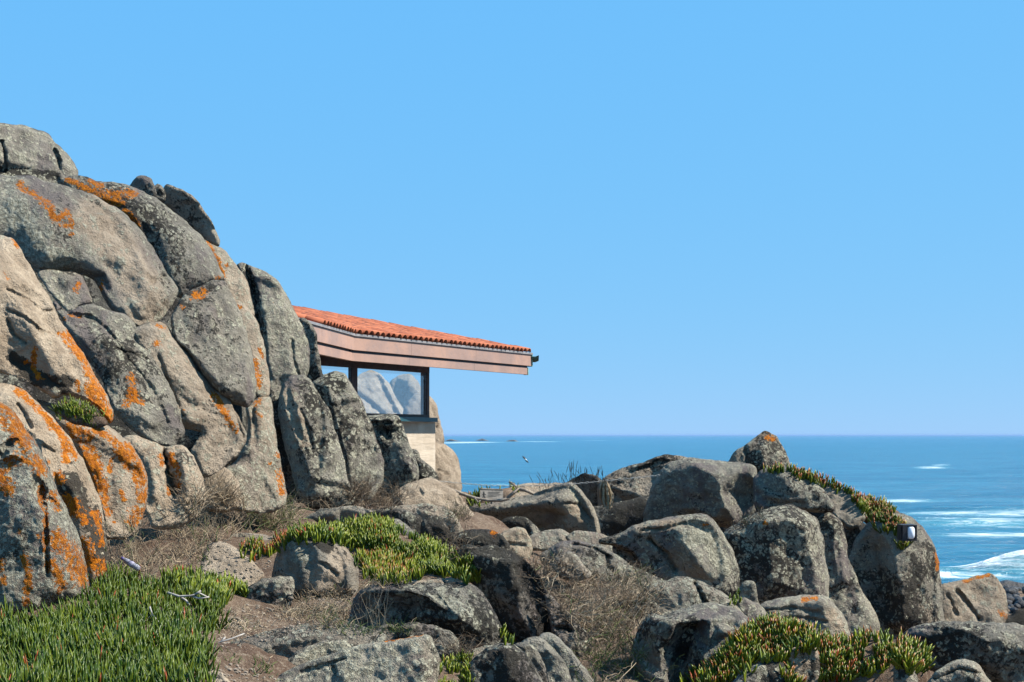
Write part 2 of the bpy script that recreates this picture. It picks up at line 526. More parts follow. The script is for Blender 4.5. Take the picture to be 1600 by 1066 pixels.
stone(B, 'huge smooth purple-grey dome of the cliff with an orange streak below its crest', 15.5,
      '-70,275 0,276 50,277 68,286 110,295 150,309 190,331 215,354 240,394 256,424 270,440 276,456 268,474 250,498 228,514 212,512 196,500 178,484 164,464 150,440 134,428 110,428 60,428 40,410 15,380 -70,380',
      ctrl=[[(60, 320, .35), (130, 350, .5), (190, 400, .55), (225, 450, .45), (215, 495, .15)], [(90, 400, .3), (150, 425, .3)]],
      chop=2, rr=1.1, tk=.6, pale=.42, dark=0.30, spale=[('20,330 60,400 100,410', 45)], stan=[('150,340 215,440 225,480', 32)],
      orange=[('30,288 52,300 68,316', 7), ('68,316 80,326', 10), ('80,332 88,345 104,330 112,350 96,350', 7), ('112,365', 5), ('160,440 158,452', 4)],
      cracks=[('240,440 256,434 262,452', 5, .12), ('40,410 60,422 110,424', 2.2, .05)], **cl)
stone(B, 'tan cracked boulder at the left edge, orange along its right flank', 12.5,
      '-70,366 0,368 18,374 34,394 54,430 70,456 84,480 91,502 104,522 126,550 150,590 168,620 178,648 172,660 150,636 122,622 100,614 84,622 68,612 40,592 0,580 -70,590',
      ctrl=[[(-20, 440, .5), (30, 470, .55), (60, 520, .6), (110, 585, .5), (150, 625, .25)], [(0, 565, -.2), (60, 592, -.25)]],
      chop=3, rr=.9, tk=.6, tan=1.00, dark=0.16, pale=.2, sdark=[('20,560 50,590 100,600', 16)],
      cracks=[('10,452 28,460 45,470 60,484 72,486 90,484', 2, .05), ('12,484 38,496 60,512 84,524', 2, .05), ('12,500 20,522 40,536', 2, .05), ('40,400 52,424 50,432', 2, .04)],
      orange=[('104,520 118,545 138,580 158,615', 9), ('140,610 165,640 172,655', 14), ('96,520', 6), ('54,545 52,575 60,590', 5), ('40,566', 5), ('8,425 14,436', 4), ('22,375 28,386', 5), ('68,595', 4), ('120,598 122,610', 5)], **cl)
stone(B, 'small dark blocky rock with one orange spot wedged under the purple dome', 14.9,
      '58,426 80,422 114,426 128,434 138,460 144,472 130,476 108,488 92,474 76,452', ctrl=[[(85, 440, .3), (120, 455, .3)]], rr=.5, tk=.7, pale=.55, dark=0.43,
      orange=[('120,452 122,446', 7)], **cl)
stone(B, 'dark grey lichened cliff block with orange patches right of the tan boulder', 14.3,
      '82,468 104,490 142,474 168,488 198,492 210,512 204,530 222,545 236,560 258,590 278,640 288,676 268,702 236,692 200,664 176,640 164,600 146,570 124,546 104,514',
      ctrl=[[(120, 505, .3), (160, 530, .35), (200, 590, .4), (235, 650, .35)], [(190, 650, -.1), (240, 680, -.2)]], rr=.55, tk=.6, pale=.55, dark=0.48,
      orange=[('205,590 210,615 200,630', 9), ('210,625 222,628', 7), ('100,500', 5), ('135,545', 4), ('196,632', 6), ('108,492 125,494', 3)],
      cracks=[('105,490 140,494 165,512 180,530', 2.2, .06), ('180,545 230,560', 2, .04), ('188,545 240,610 262,660', 3, .05)], **cl)
stone(B, 'big slanting purple-grey cliff slab with an undercut notch at its foot', 14.9,
      '206,520 222,508 248,504 258,508 268,526 290,546 310,578 330,606 352,622 370,650 383,678 384,690 368,714 344,732 322,745 306,724 300,704 318,676 290,668 264,668 244,664 238,640 226,600 214,560',
      ctrl=[[(245, 520, .4), (262, 580, .5), (285, 640, .45), (300, 662, .3)], [(330, 640, .3), (345, 690, .15)]], rr=.5, tk=.5, tan=0.57, pale=.4, dark=0.26,
      stan=[('245,506 256,520', 9)], orange=[('246,536', 8), ('242,618 246,622', 8), ('286,642', 3), ('334,614 350,640 368,672', 7), ('246,508 258,512', 4)],
      cracks=[('248,556 262,600 286,650', 3, .05), ('366,640 380,685', 2.5, .06)], **cl)
stone(B, 'dark speckled dome with rusty orange crust along its top, behind the purple dome', 17.2,
      '98,282 116,276 132,278 150,285 204,291 230,304 260,324 290,346 312,368 330,396 342,420 348,434 332,442 304,452 282,466 268,452 250,420 235,388 210,352 180,328 150,316 120,302',
      ctrl=[[(150, 296, .2), (220, 325, .45), (270, 370, .55), (305, 415, .4)]], chop=3, rr=1.1, tk=.7, pale=.5, dark=0.50,
      orange=[('104,282 120,286', 6), ('126,290 150,300', 6), ('140,284 158,292', 6), ('150,302 180,304 210,303', 8), ('165,312 190,318', 7), ('196,330 214,350', 7), ('340,436', 7)], **cl)
stone('dark_rock', 'small dark upright rock standing on the cliff skyline', 17.7, '203,292 208,284 215,277 226,275 234,279 239,288 243,305 240,316 222,312 206,304',
      ctrl=[[(222, 285, .4), (226, 300, .4)]], gx=-.15, gy=0, tan=0.25, dark=0.63, pale=.15, cat='rock', group=CG)
stone('dark_rock', 'tiny dark stone between the two dark skyline rocks', 17.85, '240,296 246,289 252,292 257,300 258,314 244,314', gx=-.1, gy=0, tan=0.25, dark=0.58, pale=.15, cat='rock', group=CG)
stone('dark_rock', 'long dark leaning rock on the cliff skyline, its lit edge to the right', 18.1, '250,316 254,298 260,289 270,291 286,297 300,308 314,324 328,344 336,362 342,376 341,385 328,380 304,358 276,336',
      ctrl=[[(262, 296, .25), (290, 318, .3), (320, 352, .3)]], gx=-.3, gy=-.15, rr=.4, tk=.4, tan=0.45, dark=0.50, pale=.15, cat='rock', group=CG)
stone(B, 'big grey oval boulder in mid cliff, orange spot on its left shoulder', 15.6,
      '268,500 278,480 298,456 318,446 336,440 351,443 363,466 376,496 386,530 393,568 398,600 397,624 387,638 360,627 336,610 314,580 294,550 274,528',
      ctrl=[[(320, 480, .3), (345, 540, .4), (360, 590, .35)]], chop=2, rr=1.2, tk=.75, pale=.42, dark=0.43, tan=0.27, orange=[('308,462 318,456', 9), ('284,480', 5), ('298,468', 5)], **cl)
stone(B, 'narrow tan-grey boulder on the cliff edge with an orange left flank', 18.0,
      '318,376 328,383 338,386 352,394 369,415 386,446 394,476 397,494 386,486 372,482 360,464 346,432 332,402', ctrl=[[(350, 410, .3), (375, 450, .4)]],
      rr=.6, tan=0.65, pale=.45, dark=0.28, orange=[('326,382 336,405 346,430', 8), ('354,415', 4)], **cl)
stone(B, 'slim tan pillar of rock with an orange seam right of the oval boulder', 17.0,
      '362,482 370,474 380,474 390,484 402,508 412,540 418,575 421,616 412,622 400,612 396,580 389,545 376,508', ctrl=[[(385, 500, .3), (402, 550, .3), (410, 600, .3)]],
      rr=.5, tan=0.65, pale=.5, dark=0.23, orange=[('372,480', 6), ('394,565 402,580 403,602', 7), ('404,545 410,560', 3)], **cl)
stone(B, 'pale mottled block at the right foot of the cliff, orange strip on its edge', 16.2,
      '386,638 398,626 412,620 421,622 426,650 430,690 437,724 443,760 446,786 424,800 390,800 362,794 344,764 350,738 374,716 386,692 390,664',
      ctrl=[[(410, 650, .3), (412, 700, .4), (420, 760, .35)], [(365, 755, .3)]], rr=.5, tk=.7, tan=0.60, pale=.85, dark=0.28,
      orange=[('436,735 441,770', 7), ('432,712', 6), ('422,725', 4), ('404,625 398,632', 7), ('400,645 408,650', 5)], cracks=[('378,690 368,712 352,728', 3, .1), ('395,640 396,660', 2.5, .06)], **cl)
stone(B, 'small bare tan rock at the cliff foot above the dry brush', 15.6, '318,752 328,738 346,730 360,736 372,756 376,790 350,800 322,800', rr=.8, tan=1.00, dark=0.13, pale=.2, **cl)
stone(B, 'tan and grey cliff foot block split by a dark vertical cleft with orange lips', 13.6,
      '190,684 214,680 238,692 256,700 284,694 304,714 316,745 320,784 306,810 270,826 240,826 226,796 228,752 220,716 204,702',
      ctrl=[[(235, 715, .3), (245, 770, .35)], [(285, 720, .35), (295, 770, .35)], [(262, 720, -.1), (272, 765, -.1)]], rr=.45, tk=.6, tan=0.77, pale=.45, dark=0.28,
      cracks=[('256,708 262,735 274,772', 4, .22), ('240,694 262,704 284,700', 3, .05)], orange=[('250,712 252,726', 5), ('268,712 278,740 280,760', 6), ('264,758 268,772', 4)], **cl)
stone(B, 'bulging boulder at the cliff foot streaked with broad orange bands', 12.5,
      '54,624 84,634 110,650 140,654 160,664 182,676 206,700 222,726 231,756 227,790 216,824 196,842 164,842 160,796 146,746 116,694 80,656',
      ctrl=[[(120, 668, .25), (165, 700, .4), (190, 750, .5), (195, 800, .35)]], rr=.7, tk=.8, tan=0.75, pale=.45, dark=0.23,
      orange=[('112,670 134,690 146,726 150,760', 17), ('150,672 178,690 200,730', 9), ('200,700 218,740 222,780 206,815', 13), ('160,755 170,800', 10), ('190,770 195,780', 6), ('178,815', 5), ('120,660', 5), ('176,720 172,735', 5)], **cl)
stone(B, 'dark-footed boulder with an orange lower corner behind the leftmost boulder', 11.9,
      '-70,600 0,600 26,604 56,628 86,660 112,692 136,736 156,790 166,840 168,896 142,912 126,870 110,820 92,780 70,730 40,690 -70,690',
      ctrl=[[(30, 630, .3), (80, 690, .5), (120, 770, .5), (145, 860, .3)]], rr=.6, tk=.7, tan=0.77, pale=.35, dark=0.23, sdark=[('110,760 150,830 160,880', 22)],
      orange=[('28,610 52,632 90,672 118,712', 8), ('100,690 104,720', 7), ('88,742 95,752', 8), ('104,782 118,798 132,812', 13), ('124,850 146,880 156,890', 17), ('148,800 158,850', 7), ('76,722', 5)],
      cracks=[('28,632 40,650 48,666', 2, .04), ('68,696 84,706', 2, .04)], **cl)
stone(B, 'leftmost foreground boulder, white-speckled with an orange cap and a vertical crack', 10.9,
      '-80,612 -20,620 0,630 22,646 42,676 62,702 78,740 92,776 106,800 120,830 131,870 138,914 136,944 96,956 44,982 -80,1000',
      ctrl=[[(-20, 680, .35), (30, 720, .5), (60, 800, .5), (80, 880, .4)], [(110, 860, .2)]], rr=.65, tk=.75, tan=0.45, pale=.92, dark=0.60, gx=.36, gy=.3, group=CG,
      orange=[('0,645 28,665 38,690', 22), ('18,720 50,718 62,735', 14), ('0,735 10,765', 14), ('66,760 72,810 70,860', 5), ('88,845 115,870 125,905', 19), ('80,880 95,915', 12), ('30,832', 6), ('36,870 46,900 40,940', 8), ('0,880 6,910', 9), ('85,770 92,795', 6), ('60,838', 5)],
      cracks=[('66,755 71,800 73,860 74,900', 2.4, .07), ('0,708 14,694', 4, .12), ('18,690 42,686', 2, .04)])

sl = dict(group=SG, cat='slab')
stone('slab', 'tall pale green-grey slab leaning on the cliff, highest of the upright slabs', 19.8,
      '370,416 378,412 388,416 400,419 414,425 434,444 450,466 461,490 471,512 479,532 483,556 481,584 470,600 444,604 432,624 424,626 420,592 414,550 405,510 394,470 382,440',
      ctrl=[[(400, 440, .2), (410, 500, .55), (420, 580, .5)], [(440, 480, .5), (456, 540, .5), (460, 590, .4)]], rr=.4, tk=.4, gx=.3, gy=.3, pale=.72, dark=.4, tan=.3,
      sdark=[('384,420 398,460 408,520', 9)], cracks=[('384,418 396,450 408,510', 3, .2), ('456,530 458,560 466,585', 2.5, .06)], **sl)  # dark stroke follows the left cleft, its shade put into the colour
stone('slab', 'thin dark slab edge beside the end of the tiled roof', 21.6, '466,500 474,498 482,503 490,516 497,546 502,580 505,598 488,612 478,590 472,540',
      ctrl=[[(485, 520, .3), (492, 570, .4)]], gx=-.35, gy=0, rr=.4, tan=.2, dark=.6, pale=.35, **sl)
stone('slab', 'leftmost of the slabs on the ground, dark cleft on its left side', 18.4,
      '436,640 438,616 444,602 456,589 474,587 486,596 500,624 516,648 528,690 540,738 550,768 552,790 520,796 482,792 468,776 458,740 446,690',
      ctrl=[[(455, 610, .3), (472, 650, .75), (486, 700, .8), (494, 760, .75)], [(500, 650, .5), (522, 720, .45)]], rr=.4, tk=.4, gx=.1, gy=.15, pale=.6, dark=.5, tan=.25, stan=[('450,620 470,690', 14)],
      cracks=[('470,640 482,670 488,700', 2.5, .06)], **sl)
stone('slab', 'middle upright slab with a dark rounded tip below the window', 19.6,
      '488,600 496,592 508,587 524,583 538,587 554,610 568,640 580,666 593,700 600,726 598,756 576,782 552,780 542,752 532,720 522,680 508,640',
      ctrl=[[(515, 605, .5), (528, 650, .7), (545, 710, .7), (560, 760, .6)], [(545, 620, .4), (575, 690, .4)]], rr=.4, tk=.4, gx=.15, gy=.2, pale=.66, dark=.48, tan=.25, sdark=[('520,592 532,600', 12)], **sl)
stone('slab', 'short greenish slab with a notched ledge, nearest to the concrete wall', 21.0,
      '566,662 574,650 598,648 620,652 627,664 633,682 641,702 650,724 654,746 642,764 618,772 596,776 592,730 584,690',
      ctrl=[[(590, 660, .3), (615, 660, .35)], [(594, 672, -.05), (612, 674, -.05)], [(600, 692, .5), (625, 700, .5), (635, 735, .5)], [(610, 755, .3)]], rr=.4, tk=.5, gx=.15, gy=.1, pale=.7, dark=.5, tan=.2,
      cracks=[('576,662 600,660 625,660', 2, .10), ('596,670 606,682', 5, .16)], **sl)
stone(B, 'small dark grey rock at the foot of the concrete wall', 24.2, '640,712 644,704 651,705 656,718 668,728 682,744 686,760 660,768 642,764', ctrl=[[(660, 735, .4)]], gx=.1, gy=.3, tan=.1, pale=.4, dark=.5, group=SG)
stone(B, 'smooth tan boulder sloping down to the right below the concrete wall', 20.5,
      '612,778 626,764 650,751 672,747 690,755 710,769 726,786 740,806 754,828 744,842 722,842 696,832 664,810 632,800', ctrl=[[(660, 765, .4), (700, 790, .5), (725, 815, .4)]], rr=.8, tan=.95, dark=.25, pale=.2, gx=.3, gy=.55, group=SG,
      cracks=[('712,772 728,800 738,815', 3, .08), ('655,764 660,772', 2, .05)])
tb = dict(tan=1.0, dark=.0, pale=.05, gx=.85, gy=.4, group='sunlit tan rocks behind the building')
stone(B, 'upper tan rock bulging out behind the corner of the building', 37.0, '630,640 650,614 670,620 680,634 686,660 693,686 690,697 678,700 660,705 630,705', ctrl=[[(670, 640, .5), (682, 680, .5)]], cracks=[('672,628 678,650 682,668', 2.5, .12)], **tb)
stone(B, 'lower broad tan rock beside the concrete wall, above the sea', 35.0, '650,700 672,688 690,697 706,702 713,714 717,738 720,760 716,776 690,784 650,784', ctrl=[[(680, 720, .5), (705, 745, .5)]], rr=.5, cracks=[('690,700 700,715', 2, .08), ('684,735 700,740', 1.6, .04)], **tb)
stone(B, 'ribbed tan boulder seen through the window pane', 43.0, '500,640 530,610 552,596 566,586 580,581 593,586 606,600 620,626 634,650 644,690 650,730 500,730',
      ctrl=[[(575, 592, .5), (600, 640, .5), (615, 690, .4)]], cracks=[('590,590 608,624 622,650', 4, .3), ('555,615 580,630 600,650', 3, .2)], **tb)
stone(B, 'shaded rounded boulder seen at the right of the window pane', 47.0, '604,620 612,598 626,588 642,587 654,600 664,640 676,700 680,730 600,730', gx=-.2, tan=.8, dark=.2, pale=.2, group='sunlit tan rocks behind the building')

lo_ = dict(group=LG)
stone(B, 'low rock with a flat lit top and dark front behind the ice plant', 17.0, '464,828 480,808 504,797 544,792 566,795 584,801 580,842 530,846 480,842', ctrl=[[(490, 806, .4), (530, 800, .7), (570, 803, .6)], [(500, 820, .5), (550, 822, .5)]], gx=-.1, gy=0, rr=.3, tk=.3, tan=.5, dark=.45, pale=.3, **lo_)
stone(B, 'small dark rock showing just above the ice plant', 16.5, '548,826 560,810 578,802 600,798 612,804 616,842 556,846', gx=-.1, gy=.05, rr=.5, dark=.6, pale=.3, **lo_)
stone(B, 'grey rounded rock, second of three humps behind the ice plant', 16.4, '602,802 616,796 634,797 656,808 662,826 664,862 636,862 614,838', ctrl=[[(640, 810, .4), (652, 830, .3)]], gx=0, gy=.2, rr=.6, dark=.5, pale=.35, **lo_)
stone(B, 'broad pale rock sloping down behind the dark humps', 17.6, '566,800 606,795 640,791 672,789 694,794 710,808 726,834 730,860 700,874 664,842 640,820', ctrl=[[(660, 800, .4), (695, 815, .5)]], gx=.2, gy=.5, rr=.7, pale=.6, tan=.5, dark=.35, **lo_)
stone(B, 'dark grey hump, rightmost of the three behind the ice plant', 15.8, '658,820 666,810 676,807 690,812 699,824 704,846 704,880 680,884 662,860', ctrl=[[(680, 825, .3)]], gx=-.05, gy=.05, rr=.6, dark=.6, pale=.3, **lo_)
stone(B, 'small flat grey rock nestled in the ice plant', 15.2, '604,822 618,814 634,822 650,838 656,856 630,860 606,846', gx=.1, gy=.5, rr=.6, pale=.55, dark=.45, **lo_)
stone(B, 'dark rock with a small orange spot rising from dry brush', 16.2, '692,862 702,844 720,833 742,828 766,828 784,838 796,856 806,880 770,890 716,884', ctrl=[[(740, 842, .4), (775, 850, .4)]], gx=.05, gy=.3, rr=.7, dark=.65, pale=.35, orange=[('770,833', 6)], **lo_)
stone(B, 'lone rounded boulder with a cream lichen patch beside the ice plant', 12.9,
      '428,898 432,872 440,852 452,838 468,829 486,826 506,832 526,847 546,862 556,884 560,930 530,950 494,955 450,950 430,930',
      ctrl=[[(455, 850, .25), (470, 875, .55), (478, 910, .5)], [(500, 850, .4), (520, 885, .4)]], chop=2, rr=1.1, tk=.8, gx=.12, gy=.35, tan=.42, dark=.42, pale=.12,
      spale=[('458,850 466,862 474,878', 12), ('460,876', 8)], sdark=[('485,838 510,856', 9)], stan=[('530,870 520,900 495,905', 16)], cracks=[('502,880 514,888 526,898', 2.5, .06)], group=LG)
stone(B, 'small low rock with a pale top at the edge of the path', 12.1, '370,948 378,932 392,915 412,906 438,902 456,904 459,918 454,936 452,975 414,985 374,980', ctrl=[[(400, 918, .45), (435, 912, .5), (450, 915, .2)], [(400, 935, .45), (435, 930, .4)]], gx=0, gy=.1, rr=.35, tk=.4, pale=.75, dark=.45, tan=.3, group=LG)
stone('path_stone', 'flat cracked tan slab lying in the path by the brush', 12.6, '312,900 318,870 328,852 346,850 370,858 392,876 412,898 398,918 370,930 340,932 318,922', ctrl=[[(340, 870, .1), (375, 890, .15)]], chop=1, rough=.45, rr=.4, tk=.25, gx=.1, gy=1.1, tan=1.0, dark=.05, pale=.05, cracks=[('330,870 350,880 364,888', 1.6, .015), ('326,895 336,908 340,920', 2, .02)], cat='rock', group=LG)
stone('path_stone', 'small flat tan stone higher up the path', 15.2, '342,850 352,840 374,835 410,837 442,845 440,862 400,864 352,862', rr=.4, tk=.3, gy=.9, tan=.75, dark=.25, pale=.2, cat='rock', group=LG)
stone('path_stone', 'worn flat stone in the bare earth beside the green leaves', 10.9, '338,980 352,966 374,966 384,978 372,996 346,1000', rr=.4, tk=.3, gy=1.3, tan=.7, dark=.3, pale=.2, cat='rock', group=LG)

fg = dict(group=FG)
stone(B, 'long flat-topped dark boulder with its right side painted paler as lit in the foreground', 11.5,
      '546,972 556,936 566,922 584,916 640,913 684,912 722,911 748,920 764,944 780,974 788,1002 786,1036 744,1050 716,1040 690,1030 620,1020 556,1016',
      ctrl=[[(570, 922, .5), (640, 919, .75), (664, 928, .85), (690, 948, .9), (718, 968, .85), (748, 988, .6), (762, 1010, .3)], [(700, 925, .25), (740, 940, .3), (770, 975, .3)], [(600, 950, .35), (650, 962, .35), (700, 985, .4)], [(620, 985, -.1), (690, 994, 0)]],
      gx=0, gy=-.05, rr=.2, tk=.2, soft=4, pale=.45, dark=.62, tan=.15, spale=[('690,935 720,955', 14)], **fg)  # pale stroke paints the sunlit face right of the ridge
stone(B, 'pale cracked slab edge lying behind the long flat-topped boulder', 12.7, '610,918 626,910 660,908 694,905 720,901 726,912 690,920 640,922', rr=.5, tan=.6, pale=.5, dark=.25, gy=.5, cracks=[('692,904 696,914', 1.5, .05)], **fg)
stone(B, 'tall dark mossy boulder with a deep shadowed hollow in its right face', 13.2,
      '708,874 718,860 732,852 748,857 770,852 796,862 824,880 846,906 858,936 866,966 872,996 862,1014 836,1012 812,1002 788,984 772,952 752,930 734,904 716,888',
      ctrl=[[(730, 862, .3), (760, 868, .5), (800, 880, .62), (806, 920, .75), (814, 960, .75), (834, 995, .5)], [(740, 880, .35), (776, 930, .4)], [(816, 885, -.35), (834, 910, -.45), (846, 950, -.45), (852, 990, -.3)]],
      gx=0, gy=.12, rr=.16, tk=.2, soft=3, pale=.25, dark=.72, tan=.1, **fg)
stone(B, 'rounded grey spur running down to the right of the hollowed boulder', 13.0, '852,928 866,936 882,956 906,980 921,1000 925,1018 908,1034 884,1026 866,1002 858,960', ctrl=[[(880, 968, .4), (905, 1000, .4)]], rr=.8, gx=.2, gy=.3, pale=.45, dark=.5, tan=.35, cracks=[('872,982 890,985', 4, .1)], **fg)
stone(B, 'long low rock with pale lichen plates crossing the path', 10.15, '334,1022 350,1010 382,1000 430,985 480,977 540,976 582,985 604,994 596,1014 540,1024 500,1040 450,1056 420,1052 350,1040', ctrl=[[(400, 1008, .25), (470, 995, .4), (540, 992, .4)], [(430, 1030, .4), (500, 1015, .3)]], rr=.5, tk=.5, gx=.05, gy=.75, tan=.4, pale=.68, dark=.4, **fg)
stone(B, 'small grey stone between the two long path rocks', 10.9, '584,990 596,980 612,977 628,984 634,998 610,1010 590,1006', gx=.1, gy=.5, pale=.4, dark=.4, tan=.4, **fg)
stone(B, 'grey angular rock below the long flat-topped boulder', 10.9, '618,990 632,977 650,975 680,980 704,988 714,1000 716,1020 694,1036 664,1030 636,1010', ctrl=[[(650, 985, .3), (690, 992, .5), (700, 1010, .4)]], rr=.4, gx=.1, gy=.45, pale=.45, dark=.45, tan=.25, **fg)
stone(B, 'big pale lichen-covered boulder at the bottom edge with an orange rim', 9.5,
      '396,1120 404,1082 436,1054 480,1036 520,1022 560,1010 600,1003 640,999 668,994 679,1010 686,1032 682,1060 680,1120',
      ctrl=[[(440, 1070, .2), (520, 1045, .4), (600, 1025, .5), (655, 1012, .4)], [(560, 1080, .5), (650, 1060, .5)]], rr=.5, tk=.6, gx=.05, gy=.6, pale=.86, dark=.5, tan=.35, orange=[('602,1001 625,997 660,994', 3.4)], cracks=[('520,1040 526,1056', 2, .05), ('470,1050 540,1030', 2, .04)], **fg)
stone(B, 'small lichened rock tucked behind the big pale boulder at the bottom edge', 9.95, '436,1062 448,1034 476,1012 510,1002 538,1001 550,1012 530,1034 480,1058', rr=.6, gx=.05, gy=.6, pale=.75, dark=.5, tan=.3, **fg)
stone(B, 'pointed grey rock at the bottom edge left of the split rock', 9.8, '722,1120 726,1050 742,1030 764,1014 784,1006 800,1008 820,1024 838,1046 852,1080 856,1120', ctrl=[[(792, 1014, .4), (796, 1050, .5), (800, 1100, .5)], [(760, 1050, .2)]], rr=.5, gx=.05, gy=.25, pale=.5, dark=.55, **fg)
stone('rock_rib', 'left rib of the rock split by two clefts at the bottom edge', 10.15, '798,1014 812,1005 828,1008 840,1020 848,1036 853,1060 860,1120 824,1120', ctrl=[[(830, 1030, .3)]], rr=.6, gx=.05, gy=.3, pale=.4, dark=.55, cat='rock', group=FG)
stone('rock_rib', 'middle rib of the rock split by two clefts at the bottom edge', 10.35, '812,1006 826,997 842,996 854,1006 874,1028 890,1052 900,1120 858,1120 852,1046 836,1018', ctrl=[[(858, 1022, .35), (880, 1060, .35)]], rr=.6, gx=.1, gy=.35, pale=.42, dark=.5, cat='rock', group=FG)
stone('rock_rib', 'right rib of the rock split by two clefts, pale along its back', 10.6, '840,1000 848,993 858,991 874,999 894,1022 914,1048 932,1076 940,1120 896,1120 886,1046 864,1014', ctrl=[[(880, 1016, .35), (910, 1060, .35)]], rr=.6, gx=.2, gy=.4, pale=.5, dark=.45, cat='rock', group=FG)
stone(B, 'thin pale slab left of the pointed grey rock', 10.6, '716,1036 728,1020 752,1012 776,1009 782,1018 760,1036 738,1050', rr=.5, gy=.6, pale=.6, dark=.3, tan=.4, **fg)
stone(B, 'tan rounded stone in the bottom left corner of the path', 8.8, '300,1120 304,1070 314,1054 328,1047 346,1052 362,1070 368,1120', gx=.1, gy=.5, tan=.7, pale=.25, dark=.35, **fg)

mg = dict(group=RG)
stone(B, 'dark hump in the shadow below the signboard', 22.0, '764,836 776,820 790,811 806,807 822,811 836,822 848,834 846,850 776,850', ctrl=[[(800, 816, .4), (825, 826, .3)]], gx=-.1, gy=0, dark=.75, pale=.35, tan=.1, **mg)
stone(B, 'pale knobbly rock at the centre, left of the flat pale slabs', 18.6, '778,842 790,831 804,828 819,829 826,842 831,858 826,876 800,876 782,860', rr=.6, tan=.6, pale=.6, dark=.3, cracks=[('795,850 820,852', 2, .06)], **mg)
stone(B, 'flat pale slab below the dark rock, left one of two', 19.6, '820,846 836,834 852,830 876,830 890,836 896,848 870,862 830,860', rr=.5, gy=.7, tan=.5, pale=.6, dark=.3, **mg)
stone(B, 'flat pale slab below the dark rock, right one of two', 19.2, '882,840 900,832 920,832 942,836 958,845 968,858 970,874 940,870 904,858', rr=.5, gy=.6, tan=.5, pale=.6, dark=.35, **mg)
stone(B, 'long grey ridge rock descending right above the twiggy brush', 17.2, '842,868 860,856 880,847 902,845 940,855 966,870 990,888 1020,900 1042,912 1046,930 1020,944 970,934 900,914 856,894',
      ctrl=[[(880, 860, .4), (930, 872, .55), (975, 895, .5), (1015, 915, .3)], [(900, 890, .3), (950, 905, .3)]], rr=.45, gx=.1, gy=.4, pale=.5, dark=.5, tan=.35, cracks=[('895,850 930,858 955,872', 2.4, .08), ('948,868 950,885 962,898', 3, .1)], **mg)
stone(B, 'small tan rock half buried at the left of the ridge rock', 16.2, '862,884 872,870 888,864 898,868 908,882 926,898 900,908 872,898', rr=.6, gy=.6, tan=.6, pale=.35, dark=.35, **mg)
stone(B, 'brownish boulder between the ridge rock and the big mottled boulder', 18.3, '958,854 968,842 984,839 996,846 1006,862 1014,890 1010,910 980,900 962,878', ctrl=[[(985, 860, .4)]], rr=.6, gx=-.1, gy=.1, tan=.55, dark=.45, pale=.3, **mg)
stone(B, 'big boulder with mottled pale lichen on its right shoulder at the centre right', 18.2,
      '934,846 960,838 974,834 992,820 1016,814 1060,809 1092,804 1114,814 1130,834 1143,860 1151,890 1156,920 1142,938 1106,934 1060,926 1022,914 1004,890 988,864 960,852',
      ctrl=[[(1000, 828, .35), (1050, 822, .55), (1078, 826, .6), (1072, 850, .75), (1090, 880, .75), (1120, 915, .5)], [(1110, 840, .45), (1130, 885, .4)], [(1020, 860, .25), (1050, 890, .3)]],
      gx=.05, gy=.1, rr=.3, tk=.35, soft=4, pale=.5, dark=.55, tan=.3, spale=[('1070,840 1110,840 1130,890', 26)], stan=[('1000,826 1060,818', 8)], orange=[('1102,820', 6)], cracks=[('1015,842 1040,866 1055,890', 3, .12), ('1005,828 1040,826 1070,818', 2, .08)], **mg)
stone(B, 'pale lichened boulder with a diagonal crack in front of the big mottled boulder', 15.2,
      '998,938 1008,922 1024,911 1048,904 1076,904 1102,914 1130,929 1152,946 1168,966 1164,984 1110,980 1060,976 1020,962', ctrl=[[(1040, 918, .4), (1090, 928, .5), (1130, 948, .4)], [(1050, 950, .3)]], rr=.5, gx=.1, gy=.45, pale=.85, dark=.38, tan=.4, cracks=[('1085,912 1098,935 1104,950', 3, .12)], **mg)
stone(B, 'small dark rock right of the twiggy brush', 14.8, '974,962 984,944 1000,932 1014,936 1032,952 1040,970 1010,984 984,980', rr=.6, dark=.55, pale=.45, **mg)
stone(B, 'small grey rock half hidden by the twiggy brush', 14.7, '934,970 946,950 962,940 980,946 992,970 990,992 954,996', rr=.7, dark=.5, pale=.4, **mg)
stone(B, 'massive boulder with a bright lichened top and a dark gully down its front', 12.7,
      '986,1030 992,1000 1002,978 1016,960 1032,964 1062,954 1090,944 1122,944 1152,955 1172,970 1186,986 1178,1010 1156,1038 1126,1066 1096,1090 1050,1100 1010,1084 992,1056',
      ctrl=[[(1018, 968, .5), (1050, 972, .75), (1085, 972, .6)], [(1110, 968, .6), (1130, 985, .8), (1150, 990, .6)], [(1030, 1010, .6), (1036, 1060, .5)], [(1078, 985, -.05), (1064, 1020, -.15), (1056, 1060, -.1)], [(1105, 1020, .5), (1100, 1050, .4)], [(1090, 955, .2), (1140, 962, .25)]],
      gx=.05, gy=.1, rr=.25, tk=.35, soft=4, pale=.75, dark=.45, tan=.25, sdark=[('1082,972 1060,1030', 9)], **mg)  # dark stroke paints shade down the sunken gully
stone(B, 'small upright grey stone against the tall lichened block', 16.8, '1146,946 1154,922 1164,910 1176,911 1182,930 1187,952 1170,964', rr=.5, gx=.05, gy=.2, pale=.6, dark=.5, **mg)
stone(B, 'small pale wedge of rock right of the massive boulder', 15.3, '1146,940 1162,934 1186,946 1208,974 1200,990 1176,984', rr=.4, gx=.2, gy=.5, pale=.65, dark=.35, **mg)
